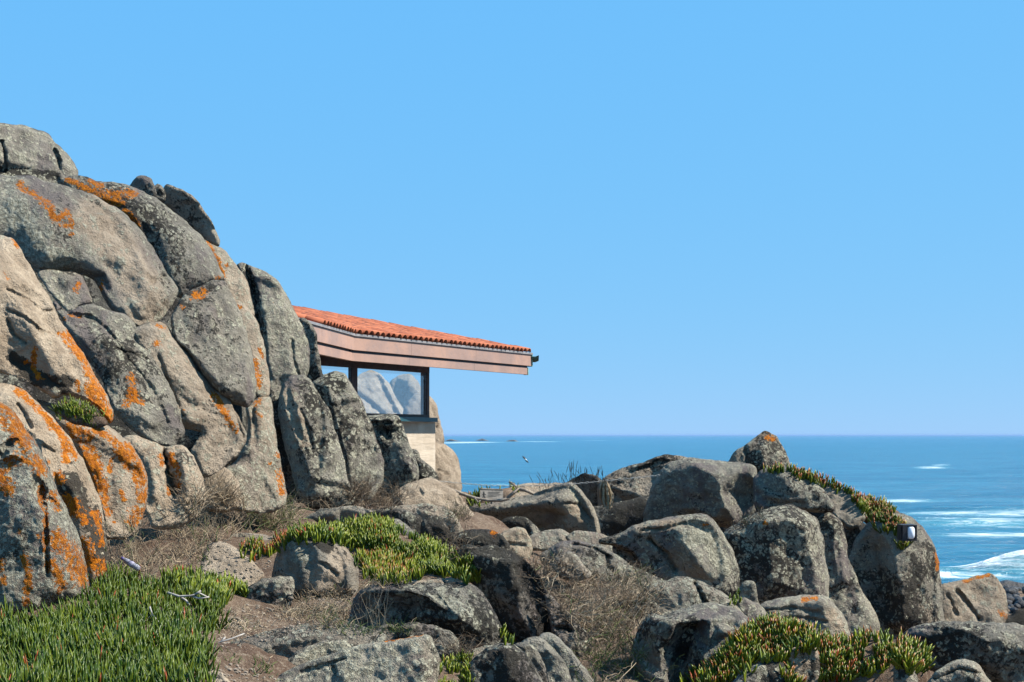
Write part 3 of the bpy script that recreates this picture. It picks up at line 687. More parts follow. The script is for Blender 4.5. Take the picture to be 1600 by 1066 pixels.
stone(B, 'dark rock with a bare brown right face below the chain and signboard', 24.2,
      '732,792 760,786 800,779 840,771 872,760 892,754 906,764 921,786 931,808 938,840 900,850 850,848 780,848 740,842',
      ctrl=[[(750, 796, .6), (800, 790, .85), (850, 785, .95), (882, 777, .9), (886, 800, .8), (888, 835, .6)], [(912, 790, .4), (925, 825, .4)], [(780, 830, -.1), (850, 835, -.1)]], gx=-.25, gy=-.05, rr=.2, tk=.25, soft=4, tan=.45, dark=.45, pale=.3, spale=[('892,765 905,785', 9)], stan=[('895,800 905,830', 14)], cracks=[('884,787 905,788 925,812', 2, .08)], **mg)
stone(B, 'flat sunlit rock top behind the chain, right of the signboard', 26.5, '780,772 800,762 830,757 868,757 890,757 884,790 800,792', rr=.4, gy=.8, tan=.75, dark=.2, pale=.3, **mg)
stone(B, 'dark shadowed hump under the dry grass tuft and chain', 27.5, '872,764 894,750 912,741 926,744 946,756 964,772 1004,792 1016,840 930,846 900,800', gx=-.6, gy=-.2, tan=.35, dark=.55, pale=.2, **mg)
stone(B, 'broad smooth rock with a wrinkled lit top where the chain ends', 26.8,
      '934,762 944,748 960,738 984,729 1010,722 1028,716 1044,711 1070,717 1096,720 1090,760 1060,800 1040,838 944,842',
      ctrl=[[(950, 760, .5), (985, 768, .65), (1015, 785, .5)], [(1000, 735, .3), (1050, 735, .2)], [(955, 800, .0), (1000, 815, .0)]], gx=-.3, gy=.15, chop=4, rr=.25, tk=.3, soft=4, tan=.5, dark=.4, pale=.25, cracks=[('985,737 1010,728 1035,722', 2, .07), ('1000,722 1030,720 1060,722', 2, .06)], **mg)
stone(B, 'large boulder with a shadowed left face and rough lit right face at the skyline', 23.0,
      '1004,834 1010,792 1020,762 1034,736 1050,722 1080,716 1112,721 1150,724 1180,729 1184,746 1180,800 1156,826 1128,822 1100,818 1060,824 1028,836',
      ctrl=[[(1040, 740, .3), (1085, 728, .5), (1104, 740, .7), (1116, 765, .8), (1132, 788, .7), (1116, 812, .5)], [(1150, 740, .3), (1158, 780, -.25), (1172, 768, -.35)], [(1040, 780, .4), (1080, 790, .45)]],
      gx=-.22, gy=.0, chop=5, rr=.2, tk=.25, soft=4, pale=.55, dark=.5, tan=.3, **mg)
stone(B, 'pointed peak-shaped rock on the skyline with an orange summit spot', 25.0, '1130,732 1146,712 1166,696 1182,686 1192,677 1196,675 1201,677 1212,684 1222,700 1232,722 1238,744 1190,748 1140,746',
      ctrl=[[(1192, 686, .3), (1190, 704, .6), (1192, 735, .6)], [(1160, 715, .3)], [(1215, 710, .3)]], gx=-.05, gy=.05, rr=.2, tk=.25, soft=3, pale=.5, dark=.5, tan=.35, orange=[('1198,682 1208,686', 6)], cracks=[('1166,702 1168,725', 2.5, .1)], **mg)
stone(B, 'wedge-shaped boulder with a rough lit right slope resting on the tall block', 20.9,
      '1178,748 1190,736 1204,732 1228,732 1252,738 1276,754 1298,782 1304,796 1280,800 1244,796 1216,800 1190,812 1180,790',
      ctrl=[[(1205, 740, .35), (1226, 745, .6), (1244, 768, .7), (1258, 786, .4)], [(1265, 765, .35)], [(1200, 775, .35)]], gx=-.05, gy=.05, rr=.5, tk=.4, soft=3, pale=.6, dark=.45, tan=.3, **mg)
stone(B, 'smooth egg-shaped boulder leaning right under the ice plant ridge', 22.4, '1276,758 1284,751 1300,757 1326,772 1346,790 1353,807 1344,819 1324,826 1306,812 1290,788', ctrl=[[(1305, 780, .4), (1330, 803, .4)]], rr=.8, gx=.1, gy=.2, pale=.4, dark=.35, tan=.45, **mg)
stone(B, 'tall lichened block in the middle of the right-hand group', 19.6,
      '1126,836 1142,824 1162,814 1186,800 1210,795 1236,789 1256,799 1276,812 1284,836 1289,880 1294,920 1297,970 1260,990 1200,984 1166,950 1152,910 1146,870',
      ctrl=[[(1180, 815, .25), (1210, 815, .5), (1235, 812, .5), (1262, 825, .45)], [(1172, 840, .1), (1178, 900, .15)], [(1200, 850, .55), (1206, 920, .6), (1215, 965, .5)], [(1262, 870, .5), (1275, 940, .4)]],
      gx=.15, gy=.2, rr=.5, tk=.45, soft=4, pale=.78, dark=.58, tan=.35, orange=[('1196,818', 4)], sdark=[('1150,850 1165,900', 14)], **mg)  # dark stroke paints the shade on the left flank
stone(B, 'narrow lichened pillar right of the tall block, flaring at its foot', 20.8,
      '1274,824 1282,810 1296,804 1314,818 1320,842 1322,868 1332,892 1342,916 1354,936 1374,976 1372,1004 1320,1010 1296,1002 1292,950 1287,884 1280,850',
      ctrl=[[(1298, 825, .4), (1306, 880, .5), (1316, 930, .5), (1330, 980, .5)], [(1345, 960, .3)]], gx=.15, gy=.15, rr=.6, tk=.5, soft=4, pale=.7, dark=.55, tan=.35, **mg)
stone(B, 'dark shadowed rock deep in the gap beside the lamp rock', 22.4, '1316,826 1336,820 1352,850 1362,900 1390,1000 1340,1010 1326,910', gx=-.5, gy=0, dark=.6, pale=.2, **mg)
stone(B, 'tall rounded rock that carries the wall lamp', 21.6,
      '1326,880 1340,840 1356,818 1374,808 1400,804 1422,808 1442,824 1456,850 1464,880 1469,914 1473,960 1480,1000 1440,1010 1400,1014 1366,980 1340,930',
      ctrl=[[(1400, 815, .3), (1406, 850, .6), (1404, 900, .7), (1410, 970, .7)], [(1440, 850, .4), (1450, 920, .4), (1455, 980, .4)], [(1365, 870, -.1), (1375, 930, -.05)]], gx=-.05, gy=.05, rr=.22, tk=.3, soft=4, pale=.42, dark=.58, tan=.4, orange=[('1463,865 1466,890', 4)], stan=[('1448,950 1458,985', 10)], **mg)
stone(B, 'tan cracked slab with orange edges right of the lamp rock, above the surf', 22.4,
      '1462,924 1472,914 1496,911 1520,904 1546,896 1558,905 1568,926 1574,962 1566,984 1500,992 1468,990', ctrl=[[(1480, 922, .4), (1540, 908, .5), (1556, 925, .3)], [(1500, 955, .3), (1545, 955, .3)]], rr=.25, tk=.3, soft=3, gx=.25, gy=.4, tan=.65, pale=.45, dark=.3,
      orange=[('1505,909 1530,902 1545,898', 3.5), ('1563,957 1570,962', 6)], cracks=[('1498,925 1512,945 1530,968', 3, .12), ('1480,930 1495,960', 2, .07)], **mg)
stone(B, 'striated grey boulder with a rusty top spot above the right ice plant', 15.6,
      '1158,976 1176,956 1196,943 1218,936 1256,931 1290,933 1306,950 1319,970 1328,996 1310,1016 1250,1010 1196,1004', ctrl=[[(1200, 950, .3), (1250, 945, .5), (1286, 945, .6), (1296, 975, .5)], [(1312, 975, .2)], [(1220, 975, .35), (1270, 985, .4)]], rr=.25, tk=.3, soft=3, gx=0, gy=.2, pale=.5, dark=.5, tan=.4, stan=[('1300,960 1315,985', 10)], orange=[('1255,937 1275,935', 5)], cracks=[('1190,955 1240,950 1280,958', 2, .05), ('1195,968 1250,965 1290,972', 2, .05)], **mg)
stone(B, 'very large dark-fronted boulder at the right edge with a lit top', 13.2,
      '1408,992 1426,980 1480,971 1530,974 1580,975 1612,984 1680,990 1680,1120 1600,1120 1560,1080 1500,1060 1450,1044 1420,1020',
      ctrl=[[(1440, 990, .3), (1500, 988, .45), (1545, 1000, .6), (1565, 1035, .6), (1585, 1080, .5)], [(1590, 995, .35), (1640, 1030, .35)], [(1470, 1020, .3), (1520, 1040, .35)]], gx=-.05, gy=0, rr=.25, tk=.3, soft=3, pale=.55, dark=.5, tan=.2, **fg)
stone(B, 'grooved pale rock at the bottom edge in front of the very large right boulder', 11.6, '1430,1120 1440,1080 1462,1050 1486,1036 1506,1032 1526,1037 1538,1056 1556,1074 1566,1120', ctrl=[[(1490, 1046, .4), (1520, 1055, .5)]], rr=.4, gx=.1, gy=.4, pale=.6, dark=.4, tan=.35, cracks=[('1460,1062 1500,1046 1530,1052', 2, .06)], **fg)
stone('slab', 'pale upright slab poking through the ice plant at the bottom right', 11.3, '1232,1020 1242,1010 1262,1007 1278,1010 1280,1060 1278,1120 1242,1120 1238,1056', ctrl=[[(1258, 1020, .3), (1262, 1060, .3)]], rr=.3, tk=.4, gx=.2, gy=.3, tan=.5, pale=.55, dark=.3, cat='slab', group=FG)
stone(B, 'dark hump with grey lichen under the left part of the right ice plant', 11.0, '1134,1120 1142,1076 1160,1050 1190,1034 1218,1030 1232,1050 1238,1120', rr=.8, gy=.3, dark=.7, pale=.5, tan=.1, **fg)
stone('slab', 'thin grey rock fin at the right end of the ice plant', 11.1, '1396,1036 1406,1026 1416,1026 1430,1050 1440,1120 1404,1120', rr=.4, gx=.2, gy=.3, pale=.55, dark=.4, tan=.3, cat='slab', group=FG)

# bedrock behind and between the right-hand boulders
stone('bedrock', 'dark bedrock in the gaps between the lamp rock and the tall block', 24.0, '1140,770 1190,752 1240,756 1300,790 1350,820 1390,830 1440,860 1450,1010 1330,1020 1180,1000 1130,900 1110,830', gx=0, gy=.1, rr=.3, tk=.2, step=6, dark=.8, pale=.2, cat='bedrock')
stone('bedrock', 'dark bedrock behind the large boulder and the chain', 25.4, '890,800 950,790 1020,775 1080,768 1130,770 1190,775 1190,880 1000,890 890,880', gx=0, gy=.2, rr=.3, tk=.2, step=6, dark=.8, pale=.2, cat='bedrock')
stone('bedrock', 'dark bedrock under the flat pale slabs in the middle', 21.5, '760,850 830,842 900,842 960,848 1000,850 1060,840 1130,830 1160,900 1100,960 900,930 780,890', gx=0, gy=.4, rr=.3, tk=.2, step=6, dark=.8, pale=.2, cat='bedrock')
stone('bedrock', 'dark bedrock in the cleft between the cliff and the upright slabs', 21.6, '372,440 400,430 440,460 470,520 480,600 500,640 540,700 580,740 560,790 440,800 400,780 390,640 384,520', gx=-.3, gy=.1, rr=.3, tk=.2, step=6, dark=.8, pale=.2, cat='bedrock')  # coloured dark all over to stand for the shadow in the cleft

# ------------------------------------------------------------------ ground, sea, shore, islands
GC = [(-60, 1066, 8.4), (0, 1066, 8.5), (150, 1066, 8.5), (300, 1066, 8.5), (60, 1000, 9.6), (200, 1000, 9.6), (300, 1010, 9.5), (400, 1080, 8.9), (350, 980, 10.9), (450, 987, 11.2), (520, 1100, 9.3), (250, 930, 11.2), (160, 930, 10.9),
      (300, 893, 13.2), (220, 885, 12.6), (450, 925, 13.0), (400, 840, 15.8), (330, 800, 16.0), (500, 790, 19), (600, 795, 20.5), (640, 800, 21.0), (400, 800, 17.5), (560, 850, 15.2), (600, 915, 13.4), (560, 900, 13.6), (700, 885, 15.0),
      (740, 900, 14.2), (690, 890, 14.2), (640, 870, 14.6), (560, 1012, 11.0), (700, 1030, 10.6), (760, 1066, 10.4), (800, 1090, 10.2), (700, 1095, 9.9), (830, 890, 16.6), (900, 925, 16.0), (960, 960, 15.0), (900, 960, 15.0), (880, 1020, 13.2), (960, 1020, 13.4), (960, 1090, 11.8),
      (1060, 980, 15.2), (1100, 1100, 11.8), (1250, 1100, 12.6), (1400, 1110, 12.2), (1250, 1120, 11.0), (1500, 1140, 12.2), (1600, 1170, 12.2), (1200, 1050, 17.5), (1340, 1065, 19.5), (1480, 1065, 20.5), (1600, 1090, 18), (1450, 1090, 16), (1300, 1090, 15.5),
      (760, 885, 24), (860, 885, 24), (980, 885, 24), (1060, 900, 21), (1150, 970, 19.8), (690, 830, 25), (640, 770, 27), (560, 760, 27), (1100, 900, 24), (1300, 950, 25), (1420, 980, 26), (1560, 1060, 26)]
GP = np.array([tuple(W(*g)) for g in GC])
ex = [(-3, 33, -1.5), (0, 33, -2.6), (4, 33, -3.4), (8, 33, -4.4), (14, 30, -5.0), (-10, 33, -1.0), (-8, 25, -.8), (-9, 20, -.8), (-8, 14, -1.), (-12, 12, -1.2), (12, 20, -3.2), (14, 14, -2.8), (8, 9, -2.2), (-6, 40, -2.5), (2, 42, -5.), (10, 42, -6.5), (-10, 50, -5), (0, 55, -8.2), (12, 55, -8.4), (20, 45, -7.4), (24, 60, -9.0), (-20, 60, -8), (0, 70, -10.5), (15, 76, -9.7), (30, 84, -9.9), (30, 68, -8.4), (26, 74, -8.4), (32, 78, -8.7), (-25, 80, -11), (40, 95, -11.5), (10, 95, -11.5), (-16, 30, 0), (-20, 16, 0), (-6, 7, -1.5), (0, 7, -1.6), (6, 7, -1.9), (-10, 6, -1.4)]
GP = np.vstack([GP, np.array([(a, b, c + EYE) for a, b, c in ex])])

def ground_z(X, Y):
    X = np.asarray(X, float); Y = np.asarray(Y, float)
    sh = X.shape; X = X.ravel(); Y = Y.ravel(); out = np.zeros(len(X))
    for i in range(0, len(X), 20000):
        d2 = (X[i:i + 20000, None] - GP[None, :, 0]) ** 2 + (Y[i:i + 20000, None] - GP[None, :, 1]) ** 2 + .12
        w = d2 ** -1.9
        out[i:i + 20000] = (w * GP[None, :, 2]).sum(1) / w.sum(1)
    return out.reshape(sh)

Ds = np.concatenate([[5.0], np.geomspace(6.2, 34, 190), np.geomspace(35, 100, 40)])
px = np.concatenate([np.linspace(-1500, -200, 14), np.arange(-120, 1720, 8), np.linspace(1800, 3200, 14)])
PX, DD = np.meshgrid(px, Ds)
X = (PX - HX) / F * DD
Z = ground_z(X, DD)
nz = np.array([noise.fractal(Vector((a * 1.7, b * 1.7, 0)), .8, 2.1, 6) for a, b in zip(X.ravel(), DD.ravel())]).reshape(X.shape)
Z = Z + nz * .045 * np.clip(DD / 10, 1, 4)
nr, nc = X.shape
idx = np.arange(nr * nc).reshape(nr, nc)
gf = np.stack([idx[:-1, :-1], idx[:-1, 1:], idx[1:, 1:], idx[1:, :-1]], -1).reshape(-1, 4)
gv = np.stack([X, DD, Z], -1).reshape(-1, 3)
tag(mesh_obj('ground', gv, gf, SOIL), 'dry brown earth between the rocks', kind='structure')

def sea_material():
    t = NT('sea_water')
    foam = t.attr('foam')
    m1 = t.mapping((.10, .45, 1)); m2 = t.mapping((.5, 1.6, 1), rot=(0, 0, .25)); m3 = t.mapping((.012, .06, 1))
    w1, w2, w3 = t.noise(1, 5, .62, m1, 1.2), t.noise(1, 4, .6, m2, .8), t.noise(1, 4, .6, m3, .5)
    c = t.mix(t.ss(w3, .35, .65), (.013, .100, .175), (.024, .145, .225))
    c = t.mix(t.ss(w1, .48, .66, 0, .6), c, (.007, .060, .118))
    fn = t.noise(1, 8, .72, t.mapping((.16, .55, 1)), 2.0)
    fo = t.math('ADD', foam, t.math('MULTIPLY', t.math('SUBTRACT', fn, .5), 2.9))
    fm = t.ss(fo, .45, 1.2, 0, .9)
    teal = t.ss(foam, .05, .8, 0., .55)
    c = t.mix(teal, c, (.10, .30, .33))
    c = t.mix(fm, c, (.62, .65, .67))
    h = t.math('ADD', t.math('MULTIPLY', w1, 1.0), t.math('MULTIPLY', w2, .35))
    nb = t.bump(h, 1.1, 1.0)
    r = t.math('ADD', t.math('MULTIPLY', fm, .5), .22)
    p = t.pbsdf(c, r, nb, .22)
    return t.m
SEA = sea_material()
Ds = np.concatenate([np.linspace(30, 84, 20), np.linspace(85, 100, 40), np.geomspace(101, 420, 150), np.geomspace(430, 250000, 150)])
px = np.concatenate([np.linspace(-4000, -150, 50), np.arange(-100, 1760, 10), np.linspace(1800, 5600, 50)])
PX, DD = np.meshgrid(px, Ds)
X = (PX - HX) / F * DD
YP = HY + EYE * F / DD
fp = np.stack([PX, YP], -1).reshape(-1, 2)
fw = np.zeros(len(fp))
def ell(cx, cy, rx, ry, k):
    global fw
    fw = np.maximum(fw, 1.0 * k * np.clip(1.3 - np.hypot((fp[:, 0] - cx) / rx, (fp[:, 1] - cy) / ry), 0, 1))
for e in ((1570, 894, 150, 7, 1.0), (1450, 903, 190, 6, .85), (1330, 905, 120, 5, .7), (1700, 895, 150, 12, 1.), (1480, 802, 90, 4, .9), (1590, 803, 120, 6, .8), (1540, 818, 140, 12, .68), (1570, 836, 130, 5, .9), (1400, 783, 90, 2.4, .72),
          (1455, 731, 32, 2.6, .9), (1470, 727, 20, 2, .7), (790, 758, 80, 2.0, .5), (735, 691.3, 60, 1.1, 1.0), (840, 690.3, 55, .7, .75), (700, 692.5, 60, .9, .8), (1720, 820, 160, 14, .7), (930, 688.4, 40, .35, .6), (1000, 720, 70, 1.2, .35), (1300, 745, 100, 1.2, .35), (1100, 706, 90, .8, .35)):
    ell(*e)
ZZ = np.zeros(X.size)
xs, ds = X.ravel(), DD.ravel()
nzw = np.array([noise.fractal(Vector((a * .06, b * .25, 1.)), .8, 2.0, 3) if b < 1500 else 0. for a, b in zip(xs, ds)])
ZZ += nzw * .22
line = 91.5 + 1.6 * np.sin(xs * .21) + nzw * 1.2
ZZ += 1.15 * np.exp(-((ds - line) / 1.5) ** 2) * np.clip((xs - 21) / 8, 0, 1) * (.8 + .5 * np.sin(xs * .6))
for ln, am in ((140., .5), (171., .5)):
    ZZ += am * np.exp(-((ds - ln - 4 * np.sin(xs * .05)) / 3.) ** 2) * np.clip((xs - 25) / 15, 0, 1)
nr, nc = X.shape
idx = np.arange(nr * nc).reshape(nr, nc)
sf = np.stack([idx[:-1, :-1], idx[:-1, 1:], idx[1:, 1:], idx[1:, :-1]], -1).reshape(-1, 4)
tag(mesh_obj('sea', np.stack([xs, ds, ZZ], -1), sf, SEA, attrs={'foam': fw}), 'blue sea with breaking white surf', kind='structure')

WET = simple('wet_black_rock', (.012, .012, .014), (.05, .05, .05), 2.0, .55, .15, 5, spec=.3)
DARKROCK = simple('island_rock', (.06, .055, .05), (.13, .115, .10), .05, .9, 1.5, .08)
for (D_, ol, lb) in ((2050, '690,694 694,690 700,687 706,686.2 712,688 720,689.5 730,690.5 736,694', 'low dark skerry nearest the tan rocks, ringed by surf'),
                    (2250, '734,694 740,689.5 748,686.8 754,685.2 758,687 766,689 772,690.5 776,694', 'taller hazy skerry between the two low ones'),
                    (2000, '784,693 790,689.5 797,687.6 804,687.4 809,689.4 816,690.6 822,693', 'small dark skerry farthest to the right')):
    stone('skerry', lb, D_, ol, step=.7, gx=0, gy=.2, rr=.7, tk=.6, back=2, cat='island', group='skerries off the coast', mat=DARKROCK, wob=.15, grow=0, chop=3, rough=0)
# wet shore below the tan cracked slab
rng = np.random.default_rng(5)
mb = MB()
ico_v = [Vector(v).normalized() for v in ((0, 0, 1), (.9, 0, .45), (.28, .85, .45), (-.72, .53, .45), (-.72, -.53, .45), (.28, -.85, .45), (.72, .53, -.45), (-.28, .85, -.45), (-.9, 0, -.45), (-.28, -.85, -.45), (.72, -.53, -.45), (0, 0, -1))]
ico_f = [[0, 1, 2], [0, 2, 3], [0, 3, 4], [0, 4, 5], [0, 5, 1], [1, 6, 2], [2, 7, 3], [3, 8, 4], [4, 9, 5], [5, 10, 1], [1, 10, 6], [2, 6, 7], [3, 7, 8], [4, 8, 9], [5, 9, 10], [11, 6, 10], [11, 7, 6], [11, 8, 7], [11, 9, 8], [11, 10, 9]]
for _ in range(1500):
    x, y = rng.uniform(16, 42), rng.uniform(62, 87)
    r = rng.uniform(.12, .4)
    z = float(ground_z(np.array([x]), np.array([y]))[0])
    sc = Vector(rng.uniform(.7, 1.3, 3))
    mb.add([Vector((x, y, z + r * .3)) + Vector((v.x * sc.x, v.y * sc.y, v.z * sc.z * .7)) * r * rng.uniform(.8, 1.15) for v in ico_v], ico_f)
tag(mb.build('shore_cobbles', WET, smooth=True), 'wet black cobbles on the shore beyond the tan slab', kind='stuff')
stone('wet_ledge', 'black wet rock ledge at the edge of the surf on the far right', 79., '1540,930 1556,912 1576,908 1604,914 1660,912 1700,930 1700,948 1540,944', step=2, gx=0, gy=.5, mat=WET, cat='rock', rough=2.0)
stone('wet_ledge', 'dark low ledge behind the tan slab above the right boulder', 30., '1550,985 1570,965 1590,955 1620,950 1680,960 1680,1000 1550,1000', step=3, gx=0, gy=.3, dark=.95, pale=.1, tan=0, cat='rock')

# air: thin sea haze, so that the skerries and the far water fade
hz = NT('sea_haze')
pv = hz.n('ShaderNodeVolumePrincipled')
pv.inputs['Color'].default_value = (.30, .47, .76, 1)
pv.inputs['Density'].default_value = 0.00006
pv.inputs['Anisotropy'].default_value = .0
hz.l(pv.outputs[0], hz.out.inputs['Volume'])
HAZE = True
if HAZE:
    mb = MB().prism([(-400000, -60, -3.5), (400000, -60, -3.5), (400000, 260000, -3.5), (-400000, 260000, -3.5)], (0, 0, 17))
    tag(mb.build('haze', hz.m), 'thin bluish sea haze', kind='stuff')

# ------------------------------------------------------------------ the building
COPPER = None
def copper():
    t = NT('weathered_copper_sheet')
    n1, n2 = t.noise(1.1, 5, .6), t.noise(6, 6, .65)
    c = t.mix(t.ss(n1, .35, .68), (.325, .200, .150), (.235, .160, .135))
    c = t.mix(t.ss(n2, .52, .75, 0, .45), c, (.18, .145, .135))
    t.pbsdf(c, .55, t.bump(t.noise(2.5, 3, .5), .02), .35)
    return t.m
COPPER = copper()
ZINC = simple('grey_zinc_strip', (.14, .14, .145), (.23, .22, .22), 4, .5, .005)
SHADOWGAP = simple('groove_shade_dark', (.035, .032, .035), (.06, .052, .055), 5, .6)  # dark colour stands for the shadow in the recess between the boards
TIMBER = simple('dark_red_timber', (.035, .018, .014), (.075, .038, .030), 6, .5, .004)
TEAL = simple('teal_sill_metal', (.012, .045, .055), (.02, .07, .08), 5, .4)
VERD = simple('verdigris_copper', (.10, .22, .17), (.20, .34, .27), 9, .6, .004)
VERD_D = simple('dark_patina', (.02, .045, .038), (.05, .10, .08), 9, .6)
PLASTER = simple('interior_plaster', (.42, .42, .42), (.55, .55, .54), 2, .9)
def concrete():
    t = NT('board_marked_concrete')
    n1 = t.noise(3, 6, .65)
    mp = t.mapping((1, 1, 9)); n2 = t.noise(1.2, 4, .6, mp)
    c = t.mix(t.ss(n1, .3, .7), (.36, .30, .23), (.45, .39, .31))
    c = t.mix(t.ss(n2, .55, .7, 0, .35), c, (.33, .27, .20))
    t.pbsdf(c, .92, t.bump(n2, .02), .15)
    return t.m
CONC = concrete()
def tile_mat():
    t = NT('terracotta_tile')
    r = t.n('ShaderNodeObjectInfo').outputs['Random']
    n = t.noise(9, 5, .65)
    c = t.mix(r, (.24, .068, .032), (.37, .125, .062))
    c = t.mix(t.ss(n, .5, .72, 0, .5), c, (.23, .06, .03))
    t.pbsdf(c, .85, None, .2)
    return t.m
TILE = tile_mat()
def glass():
    t = NT('window_glass')
    tr = t.n('ShaderNodeBsdfTransparent'); tr.inputs[0].default_value = (.965, .98, .985, 1)
    gl = t.n('ShaderNodeBsdfGlossy'); gl.inputs['Roughness'].default_value = .01; gl.inputs[0].default_value = (.9, .95, 1, 1)
    mx = t.n('ShaderNodeMixShader')
    mx.inputs[0].default_value = .10; t.l(tr.outputs[0], mx.inputs[1]); t.l(gl.outputs[0], mx.inputs[2]); t.l(mx.outputs[0], t.out.inputs['Surface'])
    return t.m
GLASS = glass()

e_, n_ = Vector((.487, .873, 0)).normalized(), Vector((.873, -.487, 0)).normalized()
e2_ = Vector((.14, .99, 0)).normalized(); n2_ = Vector((.99, -.14, 0)).normalized()
PB = Vector((-3.1, 27.6, 0))
SE, LE = 7.33, 4.6                                            # lengths of the right and left eaves
mit = (n_ + n2_) / (1 + n_.dot(n2_))
def L(s, t, z):
    """along the eave, outward, height above the eye"""
    if s > 0: p = PB + e_ * s + n_ * t
    elif s < 0: p = PB + e2_ * s + n2_ * t
    else: p = PB + mit * t
    return Vector((p.x, p.y, EYE + z))
house = empty('tea_house', L(2, -1, -1.2))
house.rotation_euler = (0, 0, 0)
bpy.context.view_layer.update()
HL = house.location.copy()
def hb(mb, name, mat, parent=house, smooth=False):
    o = mb.build(name, mat, None, smooth)
    o.data.transform(__import__('mathutils').Matrix.Translation(-HL))
    o.parent = parent
    return o
def bar(s0, s1, t0, t1, z0, z1, mb=None):
    mb = mb or MB()
    a = [L(s0, t0, z0), L(s1, t0, z0), L(s1, t1, z0), L(s0, t1, z0)]
    return mb.prism(a, (0, 0, z1 - z0))
# fascia in sheets
for s0, s1 in ((-4.6, -2.3), (-2.297, 0), (0, 2.05), (2.053, 4.7), (4.703, SE)):
    hb(bar(s0 + (.002 if s0 else 0), s1, -.10, 0.0, 1.67, 1.94), 'fascia_sheet', COPPER)
    hb(bar(s0 + (.002 if s0 else 0), min(s1, SE - .12), -.14, -.045, 1.46, 1.625), 'soffit_board', COPPER)
for s0, s1 in ((-LE, 0), (0, SE + .02)):
    hb(bar(s0, s1, -.16, .03, 1.943, 1.99), 'edge_strip', ZINC)
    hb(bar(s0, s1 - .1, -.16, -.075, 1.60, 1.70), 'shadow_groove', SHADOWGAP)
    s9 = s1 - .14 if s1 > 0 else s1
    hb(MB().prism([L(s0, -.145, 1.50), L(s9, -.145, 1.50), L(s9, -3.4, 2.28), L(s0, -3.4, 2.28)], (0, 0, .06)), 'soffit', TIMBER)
hb(bar(SE + .002, SE + .03, -.12, .02, 1.655, 1.94), 'end_cap', VERD)
hb(bar(SE - .118, SE - .09, -.15, -.03, 1.45, 1.63), 'end_cap', VERD)
# spout: open half-round trough with a thickness
mb = MB(); seg = 10; vs = []
o0 = L(SE + .03, -.14, 1.80); ax = Vector((1, .05, 0)).normalized(); sd = Vector((0, 0, 1)).cross(ax)
for k, (dl, dz) in enumerate(((0, 0), (.20, .0), (.28, .03))):
    for r in (.135, .115):
        for i in range(seg + 1):
            w = math.pi + math.pi * i / seg
            vs.append(o0 + ax * dl + sd * math.cos(w) * r + Vector((0, 0, math.sin(w) * r + .10 + dz)))
m1 = seg + 1
fs = []
for k in range(2):
    for i in range(seg):
        a = k * 2 * m1 + i; b = a + 2 * m1
        fs.append([a, a + 1, b + 1, b]); fs.append([a + m1, b + m1, b + m1 + 1, a + m1 + 1])
for k in (0, 2):
    for i in range(seg):
        a = k * 2 * m1 + i; fs.append([a, a + m1, a + m1 + 1, a + 1])
for k in range(2):
    for i in (0, seg):
        a = k * 2 * m1 + i; b = a + 2 * m1; fs.append([a, b, b + m1, a + m1])
mb.add(vs, fs)
hb(mb, 'rain_spout', VERD_D, smooth=True)
# roof deck
PITCH = .222
def R_(s, u): return L(s, -u, 1.985 + PITCH * u)
roof = hb(MB().add([R_(-LE, -.02), R_(0, -.02), R_(SE, -.02), R_(SE - 4.6, 4.6), R_(0, 4.6), R_(-LE, 4.6), L(SE, -9.2, 1.985)],
                   [[0, 1, 4, 5], [1, 2, 3, 4], [2, 6, 3]]), 'roof', TILE)
# barrel tiles
def tile_mesh():
    vs, fs, n = [], [], 6
    for y, r in ((0, .098), (.43, .082)):
        for q in (r, r - .016):
            for i in range(n + 1):
                w = math.pi * i / n
                vs.append((math.cos(w) * q, y, math.sin(w) * q))
    k = n + 1
    for i in range(n):
        fs += [[i, i + 1, 2 * k + i + 1, 2 * k + i], [k + i, 3 * k + i, 3 * k + i + 1, k + i + 1], [i, k + i, k + i + 1, i + 1], [2 * k + i, 2 * k + i + 1, 3 * k + i + 1, 3 * k + i]]
    fs += [[0, 2 * k, 3 * k, k], [n, k + n, 3 * k + n, 2 * k + n]]
    me = bpy.data.meshes.new('tile'); me.from_pydata(vs, [], [f[::-1] for f in fs]); me.materials.append(TILE)
    me.polygons.foreach_set('use_smooth', np.ones(len(me.polygons), dtype=bool)); me.update()
    return me
TM = tile_mesh()
from mathutils import Matrix
rng = np.random.default_rng(3)
def put_tile(s, u, nn, ee):
    p = R_(s, u)
    fwd = (-nn + Vector((0, 0, PITCH))).normalized(); right = ee; up = right.cross(fwd)
    if up.z < 0: right = -right; up = right.cross(fwd)
    jit = rng.uniform(-.012, .012, 3)
    mt = Matrix(((right.x, fwd.x, up.x, p.x + jit[0]), (right.y, fwd.y, up.y, p.y + jit[1]), (right.z, fwd.z, up.z, p.z + .012 + abs(jit[2]) * .5), (0, 0, 0, 1)))
    o = bpy.data.objects.new('tile', TM); COL.objects.link(o)
    o.parent = roof
    o.matrix_local = Matrix.Translation(-HL) @ mt @ Matrix.Rotation(.035, 4, 'X')
nt = 0
for j in range(12):
    for k in range(3):
        put_tile(-.1 - .2 * j, -.05 + .36 * k, n2_, e2_); nt += 1
for j in range(36):
    s = .12 + .2 * j
    k = 0
    while True:
        u = -.05 + .36 * k
        if u > min(SE - s - .12, 1.6 + .78 * s) or k > 12 or nt >= 299: break
        put_tile(s, u, n_, e_); nt += 1; k += 1
